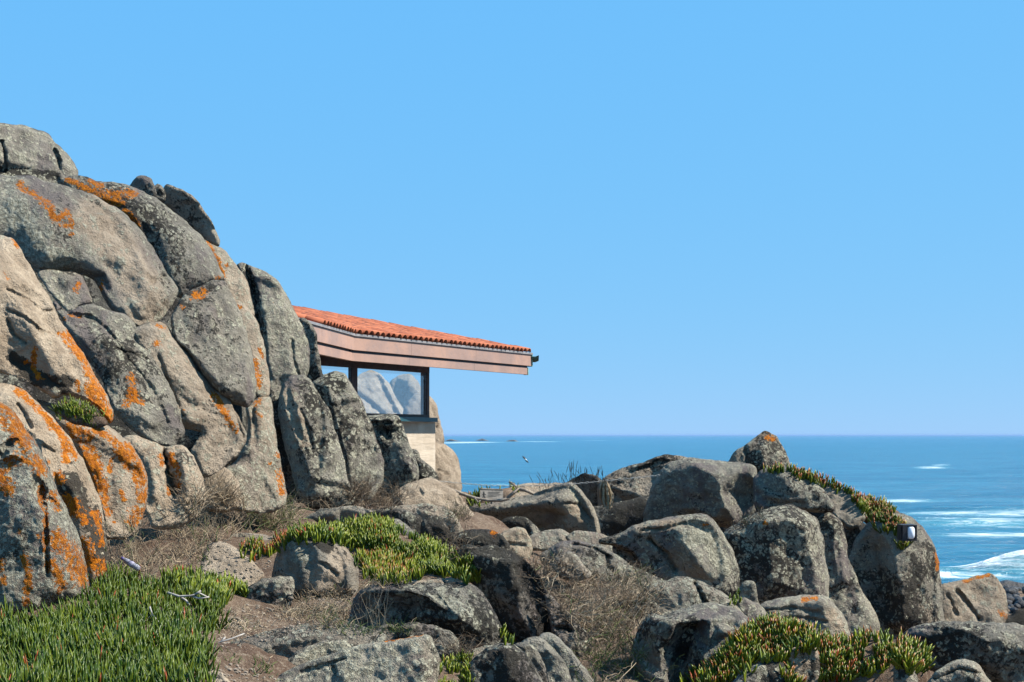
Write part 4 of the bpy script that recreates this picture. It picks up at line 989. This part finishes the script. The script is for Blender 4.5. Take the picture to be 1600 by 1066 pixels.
# walls, window
WT = -1.35
wl = hb(bar(0.0, 4.90, WT - .30, WT + .14, -1.9, .30), 'concrete_wall', CONC)
hb(bar(-2.6, -.002, WT - .30, WT + .14, -1.9, .30), 'concrete_wall', CONC)
a = [L(4.6, WT - .302, -1.9), L(4.90, WT - .302, -1.9), L(4.90, WT - 4.2, -1.9), L(4.6, WT - 4.2, -1.9)]
hb(MB().prism(a, (0, 0, 2.2)), 'concrete_wall', CONC)
hb(bar(-2.6, 4.94, WT - .05, WT + .18, .303, .40), 'window_sill', TEAL)
def window(s0, s1):
    f = hb(bar(s0, s1, WT - .05, WT + .05, .403, .47), 'window_frame', TIMBER)
    for args in ((s0, s1, WT - .052, WT + .052, 1.43, 1.70), (s0, s0 + .10, WT - .048, WT + .048, .472, 1.428), (s1 - .10, s1, WT - .048, WT + .048, .472, 1.428)):
        hb(bar(*args), 'frame_bar', TIMBER, f)
    hb(bar(s0 + .102, s1 - .102, WT - .004, WT + .004, .473, 1.427), 'window_pane', GLASS, f)
window(1.85, 4.79)
window(.005, 1.845)
window(-2.6, -.005)
# side glazing, seen through the front pane
def side(t0, t1):
    a = lambda ta, tb, z0, z1, w=.04: MB().prism([L(4.75 - w, ta, z0), L(4.75 + w, ta, z0), L(4.75 + w, tb, z0), L(4.75 - w, tb, z0)], (0, 0, z1 - z0))
    f = hb(a(t0, t1, .403, .47), 'window_frame', TIMBER)
    hb(a(t0, t0 - .08, .472, 1.72), 'frame_bar', TIMBER, f); hb(a(t1 + .08, t1, .472, 1.72), 'frame_bar', TIMBER, f)
    hb(a(t0 - .082, t1 + .082, .473, 1.517, .004), 'window_pane', GLASS, f)
side(WT - .06, WT - 4.2)
tag(house, 'low concrete building with dark timber windows under a wide terracotta tiled roof', 'building')

# ------------------------------------------------------------------ banks of earth and what grows on them
def bank(label, D, ol, gy, gx=0., tk=.5, rr=.6):
    return stone('earth_bank', label, D, ol, step=4, gx=gx, gy=gy, rr=rr, tk=tk, mat=SOIL, kind='structure', chop=0, rough=1.5)
bank('earth under the central ice plant', 14.6, '392,884 420,856 470,838 520,826 570,818 620,832 690,866 744,896 752,930 700,926 620,930 566,912 540,880 470,880', .9)
bank('earth under the bottom right ice plant', 12.1, '1040,1120 1066,1080 1100,1050 1134,1016 1164,994 1194,974 1226,976 1272,994 1312,1008 1352,998 1402,1002 1444,1018 1452,1060 1440,1120', .55)
bank('earth under the ridge of ice plant beside the lamp rock', 23.0, '1174,744 1200,738 1236,738 1292,754 1344,782 1382,792 1406,802 1412,834 1380,842 1350,812 1300,780 1240,752', .3)
bank('earth under the leaves behind the signboard', 25.2, '728,790 742,772 762,768 800,764 808,800 730,806', .4)
bank('earth under the leaves in the cliff crevice', 11.75, '84,640 100,630 125,632 150,645 170,662 150,668 110,660', .6)

bpy.context.view_layer.update()
DG = bpy.context.evaluated_depsgraph_get()
def hits(poly, n, rng, minz=-1., depth=(5, 60), jit=5.):
    """random spots on whatever surface lies there: (point, normal)"""
    p = pairs(poly) if isinstance(poly, str) else poly
    lo, hi = p.min(0), p.max(0); out = []
    tries = 0
    while len(out) < n and tries < n * 6:
        q = rng.uniform(lo, hi, (n, 2)); q = q[inside(q, p)]
        for x, y in q:
            x += rng.normal() * jit; y += rng.normal() * jit * .6
            d = (W(x, y, 10) - Vector((0, 0, EYE))).normalized()
            org = Vector((0, 0, EYE)); ok, loc, nr, _, ob, _ = SC.ray_cast(DG, org, d)
            while ok and ob.name.startswith('haze'): ok, loc, nr, _, ob, _ = SC.ray_cast(DG, loc + d * .01, d)
            if ok and depth[0] < loc.y < depth[1] and nr.z > minz: out.append((loc, nr))
            if len(out) >= n: break
        tries += n
    return out
def hide_haze(v):
    o = bpy.data.objects.get('haze')
    if o: o.hide_viewport = v
    bpy.context.view_layer.update()
hide_haze(True)
DG = bpy.context.evaluated_depsgraph_get()

def leaves(name, label, polys, lmin, lmax, rad, seed, red=.25, tilt=.45, lean=(.0, .0), pair=2, depth=(5, 60), jit=5., warm=1., gap=-.28, kind='stuff', cat=None, sink=.015, parent=None):
    rng = np.random.default_rng(seed)
    V, FC, rn, tp, rd = [], [], [], [], []
    for poly, n, rboost in polys:
        for loc, nr in hits(poly, n, rng, -.6, depth, jit):
            cn = noise.noise(loc * 3.3) + .5 * noise.noise(loc * 8.)
            if cn < gap: continue
            az = rng.uniform(0, 2 * math.pi)
            up = (Vector((0, 0, 1)) * .8 + nr * .45).normalized()
            r1 = float(np.clip((rng.uniform(0, .8) + cn * .45) * warm + .35 * (warm - .55), 0, 1)); rr_ = np.clip(red * rng.uniform(.2, 1.8) + rboost + (.55 if rng.random() < .02 else 0), 0, 1)
            for k in range(pair):
                a = az + k * math.pi + rng.normal() * .5
                tl = tilt * abs(rng.normal(.6, .5))
                side = Vector((math.cos(a), math.sin(a), 0))
                dr = (up + side * tl + Vector((lean[0], lean[1], 0))).normalized()
                ln = (lmin + (lmax - lmin) * rng.beta(1.6, 1.4)) * (1 + .25 * cn); w = rad * rng.uniform(.8, 1.25)
                cur = (up - dr) * rng.uniform(-.1, .6) + Vector(rng.normal(size=3)) * .06
                b0 = loc - up * sink
                x = dr.cross(Vector((side.y, -side.x, 0)))
                if x.length < 1e-3: x = Vector((1, 0, 0))
                x.normalize(); y = dr.cross(x).normalized()
                base = len(V)
                for tt, q in ((0, .7), (.35, 1.0), (.75, .8)):
                    c = b0 + (dr * tt + cur * tt * tt) * ln
                    for i in range(3):
                        g = 2 * math.pi * i / 3
                        V.append(c + (x * math.cos(g) + y * math.sin(g)) * w * q); rn.append(r1); tp.append(tt); rd.append(rr_)
                V.append(b0 + (dr + cur) * ln); rn.append(r1); tp.append(1.); rd.append(rr_)
                for l in range(2):
                    for i in range(3):
                        FC.append([base + l * 3 + i, base + l * 3 + (i + 1) % 3, base + l * 3 + 3 + (i + 1) % 3, base + l * 3 + 3 + i])
                for i in range(3): FC.append([base + 6 + i, base + 6 + (i + 1) % 3, base + 9])
    o = mesh_obj(name, V, FC, LEAF, parent, True, {'rnd': rn, 'tip': tp, 'red': rd})
    return tag(o, label, cat, None, kind)

def twigs(name, label, polys, hmin, hmax, rad, seed, tilt=.7, wiggle=.35, green=0., depth=(5, 60), kind='stuff', cat=None, heads=0., bright=(0, 1), K=4):
    rng = np.random.default_rng(seed)
    V, FC, rn, gr = [], [], [], []
    for poly, n, gb in polys:
        if n > 150: n = int(n * .62)
        for loc, nr in hits(poly, n, rng, -.4, depth):
            cn = noise.noise(loc * 2.6 + Vector((9, 0, 0))) + .5 * noise.noise(loc * 7.)
            if n > 150 and cn < -.22: continue
            d0 = Vector((rng.normal() * tilt, rng.normal() * tilt, 1)).normalized()
            ln0 = rng.uniform(hmin, hmax) * (1 + .5 * cn)
            r1 = float(np.clip(rng.uniform(*bright) + .25 * cn, 0, 1)); g1 = 1. if rng.random() < green + gb else 0.
            w00 = rad * rng.uniform(.7, 1.5)
            jobs = [(loc - Vector((0, 0, .02)), d0, ln0, w00)]
            done = 0
            while jobs:
                p, d, ln, w0 = jobs.pop(); base = len(V); main = done == 0; done += 1
                for i in range(K + 1):
                    u = i / K
                    x = d.cross(Vector((0, 1, .1))).normalized(); y = d.cross(x)
                    w = w0 * (1 - .75 * u)
                    if heads and i >= K - 1: w = heads * (1. if i == K - 1 else .4)
                    for k in range(3):
                        g = 2 * math.pi * k / 3
                        V.append(p + (x * math.cos(g) + y * math.sin(g)) * w); rn.append(r1); gr.append(g1)
                    p = p + d * ln / K
                    if main and not heads and hmax > .2 and 0 < i < K and rng.random() < .55:
                        jobs.append((p.copy(), (d + Vector(rng.normal(size=3)) * .6).normalized(), ln * rng.uniform(.3, .55), w * .75))
                    d = (d + Vector(rng.normal(size=3)) * wiggle - Vector((0, 0, .12 * u))).normalized()
                for i in range(K):
                    for k in range(3):
                        a = base + i * 3 + k; b = base + i * 3 + (k + 1) % 3
                        FC.append([a, b, b + 3, a + 3])
    o = mesh_obj(name, V, FC, STRAW, None, False, {'rnd': rn, 'red': gr})
    return tag(o, label, cat, None, kind)

leaves('ice_plant', 'carpet of tall green fleshy leaves in the bottom left corner',
       [('-60,985 40,968 75,944 100,935 140,934 166,904 200,905 250,917 300,912 345,924 368,928 360,944 348,950 345,985 328,1010 322,1090 -60,1090', 3300, 0)], .07, .22, .0078, 11, red=.07, tilt=.85, lean=(-.12, 0), warm=.62, sink=.03)
leaves('ice_plant', 'tuft of green leaves along the foot of the flat cracked slab', [('254,905 262,896 300,905 345,918 380,922 384,936 350,940 300,925', 330, 0), ('340,930 384,930 380,944 345,944', 60, 0)], .10, .16, .011, 12, red=.12)
leaves('ice_plant', 'bright green ice plant with reddish tips sprawling beside the lone rounded boulder',
       [('500,834 540,824 574,818 600,822 650,846 700,866 736,888 748,914 728,908 690,900 660,892 640,880 600,862 560,858 530,852', 1500, 0), ('440,842 500,828 520,846 470,846', 80, 0), ('556,870 600,866 640,890 660,904 600,914 570,900', 330, .16)], .09, .165, .0105, 13, red=.20, tilt=.65, gap=-.5)
leaves('ice_plant', 'thin strip of ice plant left of the lone rounded boulder', [('398,866 420,850 450,838 470,832 462,842 440,858 420,872', 110, .1), ('380,858 400,850 404,876 386,870', 40, 0)], .09, .15, .011, 14, red=.35)
leaves('ice_plant', 'red-tipped ice plant sprawling over the rocks at the bottom right',
       [('1050,1090 1090,1052 1134,1016 1164,990 1194,972 1226,974 1272,992 1312,1006 1330,1010 1300,1018 1244,1016 1230,1034 1180,1036 1140,1066 1120,1090', 700, .04),
        ('1280,1020 1312,1008 1352,998 1402,1002 1444,1018 1448,1048 1420,1056 1400,1038 1340,1060 1284,1090', 520, .04), ('1234,1040 1252,1090 1236,1090 1226,1050', 40, .1)], .09, .15, .0115, 15, red=.30, tilt=.65)
leaves('ice_plant', 'ridge of ice plant against the sea between the peak rock and the lamp rock',
       [('1178,738 1236,735 1292,752 1344,780 1382,790 1406,800 1412,832 1384,842 1356,812 1330,782 1290,762 1236,744', 700, .1), ('1398,834 1424,846 1418,862 1396,856', 30, 0)], .11, .17, .013, 16, red=.30, jit=2.)
leaves('ice_plant', 'small green tuft between the hollowed boulder and the split rock', [('784,990 800,984 812,996 804,1006 788,1004', 60, 0)], .07, .11, .009, 17, red=.12)
leaves('ice_plant', 'patch of yellow-green leaves right of the big pale boulder at the bottom edge', [('684,1050 700,1030 738,1028 742,1050 720,1090 684,1090', 170, .05)], .06, .10, .008, 18, red=.2)
leaves('ice_plant', 'green leaves growing behind the signboard', [('730,788 742,772 760,769 758,790', 70, 0), ('782,764 806,764 806,770 782,770', 20, .1)], .11, .18, .013, 19, red=.12)
leaves('ice_plant', 'green cushion growing in the cliff crevice under the tan boulder', [('84,640 100,632 125,634 150,645 168,660 150,664 110,656', 190, 0)], .05, .09, .005, 20, red=.05, tilt=.9)
leaves('ice_plant', 'two small green sprigs by the pale wedge of rock', [('1140,932 1152,926 1156,948 1146,950', 16, 0)], .07, .11, .009, 21, red=.1)

twigs('dry_brush', 'tangle of brown dry brush along the cliff foot',
      [('166,850 232,812 300,790 340,778 400,790 440,792 470,800 440,820 380,836 330,850 306,884 244,906 190,902 168,884', 2600, .06), ('290,784 340,768 380,780 360,806 300,806', 420, 0)], .10, .34, .0042, 31)
twigs('dry_brush', 'greenish dry grass at the foot of the pale mottled block', [('372,812 420,798 474,794 480,806 440,826 380,830', 520, .55)], .10, .28, .0042, 32)
twigs('dry_brush', 'reddish-brown brush along the foot of the upright slabs', [('478,794 520,782 600,770 632,778 612,798 540,794', 800, 0), ('552,766 600,768 600,780 552,780', 260, 0)], .12, .40, .0045, 33, bright=(0, .6))
twigs('dry_brush', 'grey-brown twiggy brush filling the hollow below the ridge rock',
      [('826,888 870,880 920,905 990,925 1012,952 1000,990 960,1002 920,996 880,958 850,920', 2300, .03), ('960,900 1010,910 1010,940 970,930', 420, .2)], .14, .42, .0042, 34, tilt=1.1, wiggle=.5)
twigs('dry_brush', 'dark green and grey scrub in the gully at the bottom', [('908,1000 990,1000 1004,1030 1006,1090 920,1090', 1100, .45)], .10, .34, .0040, 35, tilt=1.0, wiggle=.5, bright=(0, .6))
twigs('dry_litter', 'dry grass litter in front of the lone rounded boulder', [('440,960 470,926 540,918 600,905 640,912 566,925 550,975 500,985', 2600, .05)], .04, .16, .0036, 36, tilt=1.3)
twigs('dry_brush', 'small grey twigs beside the rightmost dark hump', [('690,880 700,840 730,832 736,850 712,880', 320, 0)], .10, .26, .0028, 37, bright=(0, .5))
twigs('dry_litter', 'scattered straw and twigs on the bare path', [('340,1000 350,950 440,950 560,965 540,984 440,990 350,1015', 1700, .04), ('330,1066 350,1030 440,1060 420,1090 330,1090', 300, .1), ('420,820 480,815 500,826 430,842', 200, .2)], .03, .09, .0036, 38, tilt=2.0)
twigs('tall_stalks', 'a few tall pale dry stalks before the long flat-topped boulder', [('560,984 600,978 604,988 566,992', 16, 0)], .22, .40, .0028, 39, tilt=.22, wiggle=.06, bright=(.6, 1.))

twigs('green_grass', 'short green grass at the foot of the long flat-topped boulder', [('530,982 640,980 640,992 540,990', 260, .8), ('500,968 540,970 540,980 504,980', 80, .7)], .04, .12, .003, 40)
twigs('dry_brush', 'bare twigs beside the grey angular rock', [('700,1020 720,1010 740,1022 730,1034 700,1034', 120, 0)], .10, .25, .0028, 41, bright=(0, .5))
twigs('seed_grass', 'dark seed heads of dry grass standing against the sea', [('884,754 910,745 948,756 946,764 890,764', 60, 0), ('846,760 862,757 868,766 846,768', 14, 0), ('872,758 884,756 884,764 872,764', 8, 0)], .15, .40, .003, 42, tilt=.30, wiggle=.09, heads=.0065, bright=(.0, .35))
twigs('dry_brush', 'small grey plant on the tan boulder below the concrete wall', [('706,800 724,796 730,816 712,816', 130, .2)], .10, .22, .003, 43, bright=(0, .5))
twigs('dry_brush', 'brown brush in the shade above the tall lichened block', [('1140,822 1180,802 1200,794 1190,812 1150,830', 260, .1)], .08, .2, .004, 44, bright=(0, .5))

twigs('straw_grass', 'pale straw grass between the path stones and the lone boulder', [('296,910 316,926 318,936 296,930', 60, .12), ('440,935 480,925 560,915 560,950 480,975 440,965', 700, .05), ('345,950 380,955 420,960 430,980 360,995', 260, .05)], .03, .13, .0036, 45, tilt=1.1, bright=(.5, 1.))
twigs('low_herbs', 'low green herbs scattered on the bare earth', [('400,1030 430,1046 424,1058 396,1050', 60, .9), ('300,875 318,868 322,880 306,884', 40, .9), ('352,1020 372,1024 366,1036 350,1032', 40, .9), ('392,820 440,808 470,816 430,830', 200, .9), ('300,820 330,800 350,806 320,830', 160, .6)], .03, .10, .005, 46, tilt=1.0)
rng = np.random.default_rng(77)
mb = MB()
for poly, n in (('340,1010 350,950 440,950 560,965 540,984 440,990 350,1015', 220), ('330,1066 350,1030 440,1060 420,1090 330,1090', 120), ('300,905 330,930 420,905 430,870 330,845', 120), ('440,935 560,915 560,950 440,965', 120), ('820,870 870,860 900,900 840,900', 90)):
    for loc, nr in hits(poly, n, rng, .2):
        r = rng.uniform(.006, .02); sc = rng.uniform(.6, 1.4, 3)
        mb.add([loc + Vector((v.x * sc[0], v.y * sc[1], v.z * .6)) * r * rng.uniform(.85, 1.15) for v in ico_v], ico_f)
PEB = simple('path_pebble', (.11, .088, .066), (.24, .195, .15), 30, .9)
tag(mb.build('path_pebbles', PEB, smooth=False), 'small loose stones on the bare path', kind='stuff')

# ------------------------------------------------------------------ small things
WOOD = simple('silvered_driftwood', (.13, .105, .08), (.28, .235, .185), 14, .9, .01, 40)
PLANK = simple('weathered_grey_board', (.20, .18, .15), (.31, .28, .24), 8, .9, .006, 30)
INK = simple('black_paint', (.012, .012, .012), (.03, .03, .03), 20, .8)
FADED = simple('faded_lettering', (.11, .10, .09), (.15, .14, .12), 20, .8)
CHAINW = simple('white_plastic_chain', (.30, .285, .25), (.46, .44, .39), 9, .7)
IRON = simple('black_lamp_casing', (.012, .012, .014), (.035, .033, .035), 12, .5)
OPAL = simple('opal_lamp_glass', (.62, .66, .72), (.75, .78, .82), 6, .25, spec=.5)
BONE = simple('bleached_twig', (.22, .20, .18), (.38, .36, .33), 20, .9)

# signboard with a walking figure
sg = empty('signboard', W(768, 782, 23.6))
def sgp(mb, name, mat, parent=None):
    o = mb.build(name, mat); o.data.transform(Matrix.Translation(-sg.location)); o.parent = parent or sg; return o
u = (W(10, 0, 23.6) - W(0, 0, 23.6)) / 10
v = Vector((0, 0, 1)) * u.length
o0 = W(750, 781, 23.6)
tilt = Vector((0, .03, 0))
def sp(x, y, d=0.): return o0 + u * x + (v + tilt * .05) * y + Vector((0, -d, 0)) + Vector((0, .004 * x, 0))
board = sgp(MB().prism([sp(0, 0), sp(36, -.4), sp(36, 15.2), sp(0, 17)], (0, .03, 0)), 'board', PLANK)
sgp(MB().prism([sp(-.4, 16.6, .008), sp(36.5, 14.9, .008), sp(36.5, 16.2, .008), sp(-.4, 18, .008)], (0, .05, 0)), 'top_batten', WOOD)
def flat(pts, mat, name):
    return sgp(MB().prism([sp(x, y, .004) for x, y in pts], (0, .003, 0)), name, mat, board)
hd = [(6 + 1.0 * math.cos(a * math.pi / 4), 11.6 + 1.0 * math.sin(a * math.pi / 4)) for a in range(8)]
flat(hd, INK, 'figure_mark')
flat([(5.1, 6.4), (6.7, 6.4), (6.9, 10.3), (5.1, 10.3)], INK, 'figure_mark')
flat([(5.2, 6.5), (6.1, 6.5), (4.6, 2.2), (3.6, 2.2)], INK, 'figure_mark')
flat([(5.9, 6.5), (6.8, 6.5), (8.6, 2.4), (7.6, 2.2)], INK, 'figure_mark')
flat([(5.1, 9.9), (5.1, 8.9), (3.4, 6.9), (2.9, 7.4)], INK, 'figure_mark')
flat([(6.8, 9.9), (6.8, 8.9), (8.9, 7.2), (9.2, 7.9)], INK, 'figure_mark')
for yy, x1 in ((11.3, 31), (9.2, 29), (7.1, 32), (5.0, 26)):
    flat([(13, yy), (x1, yy - .05), (x1, yy + .7), (13, yy + .75)], FADED, 'text_line')
sgp(MB().prism([sp(16, -8, -.035), sp(19, -8, -.035), sp(19, 12, -.035), sp(16, 12, -.035)], (0, .03, 0)), 'post', WOOD)
tag(sg, 'small weathered grey signboard with a black walking figure', 'sign')

# driftwood limb lying along the rock
dw = MB()
path = [(686, 752), (696, 762), (712, 768), (728, 774), (744, 779), (764, 782), (784, 782), (796, 778)]
dw.tube([W(x, y, 23.1) for x, y in path], [.022, .026, .028, .027, .026, .025, .026, .028], 8)
dw.tube([W(x, y, 23.1) for x, y in ((790, 781), (800, 772), (811, 763), (803, 757), (795, 753))], [.026, .028, .030, .024, .012], 8)
dw.tube([W(x, y, 23.1) for x, y in ((809, 764), (820, 766), (834, 772))], [.028, .028, .020], 8)
dw.tube([W(x, y, 23.05) for x, y in ((742, 779), (747, 785), (751, 782))], [.016, .014, .010], 6)
tag(dw.build('driftwood_branch', WOOD, smooth=True), 'forked driftwood branch lying in front of the signboard', 'branch')

# chain of oval links
ch = MB()
cp = [(688, 752, 24.0), (722, 755.5, 23.8), (760, 758.5, 23.6), (800, 759.5, 23.5), (850, 758.5, 23.4), (900, 756, 23.3), (950, 751, 23.1), (1000, 746, 22.9), (1034, 742.5, 22.8)]
cp = [W(*c) for c in cp]
dense = []
for i in range(len(cp) - 1):
    for k in range(40): dense.append(cp[i].lerp(cp[i + 1], k / 40))
acc, last, links = 0., dense[0], [dense[0]]
for p in dense[1:]:
    acc += (p - last).length; last = p
    if acc >= .046: links.append(p); acc = 0.
for i in range(len(links) - 1):
    a, b = links[i], links[i + 1]; t = (b - a).normalized(); c = (a + b) / 2
    s1 = Vector((0, 0, 1)) if i % 2 else t.cross(Vector((0, 0, 1))).normalized()
    ring = [c + t * math.cos(w) * .030 + s1 * math.sin(w) * .012 for w in [2 * math.pi * k / 8 for k in range(9)]]
    ch.tube(ring, .0042, 4, False)
tag(ch.build('barrier_chain', CHAINW), 'pale barrier chain strung in front of the sea above the dark rocks', 'chain')

# withered plant hanging from the chain
rng = np.random.default_rng(8)
V, FC, rn, gr = [], [], [], []
for k in range(190):
    u0 = rng.uniform(-1, 1); b = len(V); r1 = rng.uniform(.45, 1)
    for i in range(7):
        q = i / 6
        wx = 944 + 6 * q + u0 * (1.5 + 8.5 * math.sin(math.pi * min(1, q * .75 + .08)))
        yy = 752 + q * (44 - 4 * abs(u0)) + rng.normal() * .4
        p = W(wx + rng.normal() * .7, yy, 23.2 + .12 * math.sin(u0 * 9 + q * 4))
        for o in (Vector((-.004, 0, 0)), Vector((.004, 0, 0)), Vector((0, .006, 0))):
            V.append(p + o); rn.append(r1); gr.append(0. if rng.random() < .93 else 1.)
    for i in range(6):
        for j in range(3):
            a = b + i * 3 + j; c = b + i * 3 + (j + 1) % 3; FC.append([a, c, c + 3, a + 3])
o = mesh_obj('withered_plant', V, FC, STRAW, None, False, {'rnd': rn, 'red': gr})
tag(o, 'straw-coloured withered plant hanging from the chain before the dark rock', 'plant')

# wall lamp on the tall rounded rock
lp = empty('wall_lamp', W(1418, 846, 20.9))
m_ = 20.9 / F
def lq(x, y, d): return W(1407, 845, 20.9) + Vector((x * m_ + .25 * d, -d + x * m_ * .15, y * m_))
def lpart(mb, name, mat, sm=False):
    q = mb.build(name, mat, None, sm); q.data.transform(Matrix.Translation(-lp.location)); q.parent = lp; return q
lpart(MB().prism([lq(0, 0, .02), lq(23, 0, .02), lq(23, 25, .02), lq(0, 25, .02)], Vector((.0, .22, 0))), 'back_box', IRON)
for a, b, c, d in ((0, 0, 23, 2), (0, 23, 23, 25), (0, 2.02, 7.5, 22.98), (20.6, 2.02, 23, 22.98)):
    lpart(MB().prism([lq(a, b, .07), lq(c, b, .07), lq(c, d, .07), lq(a, d, .07)], Vector((0, .049, 0))), 'casing_edge', IRON)
ov = [(14 + 6.0 * (abs(math.cos(w)) ** .6) * (1 if math.cos(w) > 0 else -1), 12.5 + 10.0 * (abs(math.sin(w)) ** .6) * (1 if math.sin(w) > 0 else -1)) for w in [2 * math.pi * k / 20 for k in range(20)]]
mb = MB(); vs = [lq(x, y, .021) for x, y in ov] + [lq(x, y, .06) for x, y in ov] + [lq(14 + (x - 14) * .7, 12.5 + (y - 12.5) * .8, .085) for x, y in ov]
fs = [[r * 20 + i, r * 20 + (i + 1) % 20, r * 20 + 20 + (i + 1) % 20, r * 20 + 20 + i] for r in range(2) for i in range(20)] + [list(range(40, 60))]
lpart(mb.add(vs, fs), 'diffuser', OPAL, True)
tag(lp, 'square black bulkhead lamp with an opal glass fixed to the tall rounded rock', 'lamp')

# crumpled bottle in the brush, dead twigs, gull
def bottle():
    r = empty('plastic_bottle', W(200, 885, 11.7))
    a, b = W(190, 872, 11.85), W(217, 889, 11.75)
    prof = [(0, .010), (.06, .011), (.12, .012), (.22, .020), (.34, .025), (.46, .021), (.56, .026), (.70, .022), (.84, .026), (.97, .023), (1.0, .018)]
    PL = simple('clear_crumpled_plastic', (.13, .13, .16), (.28, .28, .32), 30, .3, .01, 60, spec=.6)
    CAP = simple('violet_cap_plastic', (.05, .04, .14), (.09, .07, .2), 20, .4)
    LAB = simple('pale_violet_label', (.16, .15, .22), (.3, .29, .36), 30, .5)
    def seg(p0, p1, name, mat, gr=0.):
        pr = [q for q in prof if p0 <= q[0] <= p1]
        o = MB().tube([a.lerp(b, q[0]) for q in pr], [q[1] + gr for q in pr], 12).build(name, mat, None, True)
        o.data.transform(Matrix.Translation(-r.location)); o.parent = r
    seg(.12, 1.0, 'bottle_body', PL); seg(0, .12, 'cap', CAP, .003); seg(.46, .70, 'label_band', LAB, .0015)
    tag(r, 'crumpled clear plastic bottle lying in the dry brush by the cliff', 'bottle')
bottle()
def twig_obj(label, paths, D, rad):
    mb = MB()
    for p in paths: mb.tube([W(x, y, D + rng.uniform(-.05, .05)) for x, y in p], [rad * (1 - .5 * i / len(p)) for i in range(len(p))], 6)
    tag(mb.build('dead_twig', BONE, smooth=True), label, 'twig')
twig_obj('bleached forked twig lying over the green leaves below the cracked slab', [[(262, 926), (280, 932), (298, 931), (312, 927), (326, 934)], [(298, 931), (310, 935), (327, 933)], [(280, 932), (290, 938), (296, 945)], [(305, 929), (314, 923)]], 10.9, .010)
twig_obj('thin bleached twig at the right edge of the green leaves', [[(328, 1012), (345, 1003), (362, 998), (382, 990)], [(345, 1003), (352, 996)]], 9.9, .007)
twig_obj('short bleached twig standing in the green leaves', [[(234, 948), (238, 960), (246, 970), (254, 976)], [(238, 960), (232, 966)]], 10.2, .006)
GULLW = simple('gull_white', (.6, .6, .6), (.75, .75, .75), 3, .8); GULLD = simple('gull_dark_wing', (.05, .045, .04), (.10, .085, .07), 3, .8)
g = empty('seagull', W(821, 718, 165))
def gp(mb, name, mat):
    q = mb.build(name, mat, None, True); q.data.transform(Matrix.Translation(-g.location)); q.parent = g
c = g.location
gp(MB().tube([c + Vector((.22, -.1, -.16)), c + Vector((.12, -.05, -.06)), c, c + Vector((-.12, .05, .05)), c + Vector((-.24, .1, .09))], [.02, .06, .08, .06, .02], 8), 'body', GULLW)
for s in (1, -1):
    w = [c + Vector((.0, 0, .02)), c + Vector((-.20 * s, -.06, .26 * s)), c + Vector((-.42 * s, .02, .42 * s))]
    ax = Vector((.09, 0, .05))
    gp(MB().add([w[0] - ax, w[0] + ax, w[1] + ax * .9, w[1] - ax * .9, w[2], w[0] - ax + Vector((0, .02, 0)), w[0] + ax + Vector((0, .02, 0)), w[1] + ax * .9 + Vector((0, .02, 0)), w[1] - ax * .9 + Vector((0, .02, 0))],
                [[0, 1, 2, 3], [3, 2, 4], [5, 8, 7, 6], [8, 4, 7], [0, 3, 8, 5], [1, 6, 7, 2], [3, 4, 8], [2, 7, 4], [0, 5, 6, 1]]), 'wing', GULLD)
tag(g, 'small gull flying low over the sea left of the seed grass', 'bird')

for ob in bpy.data.objects:
    ob.hide_viewport = False
bpy.context.view_layer.update()
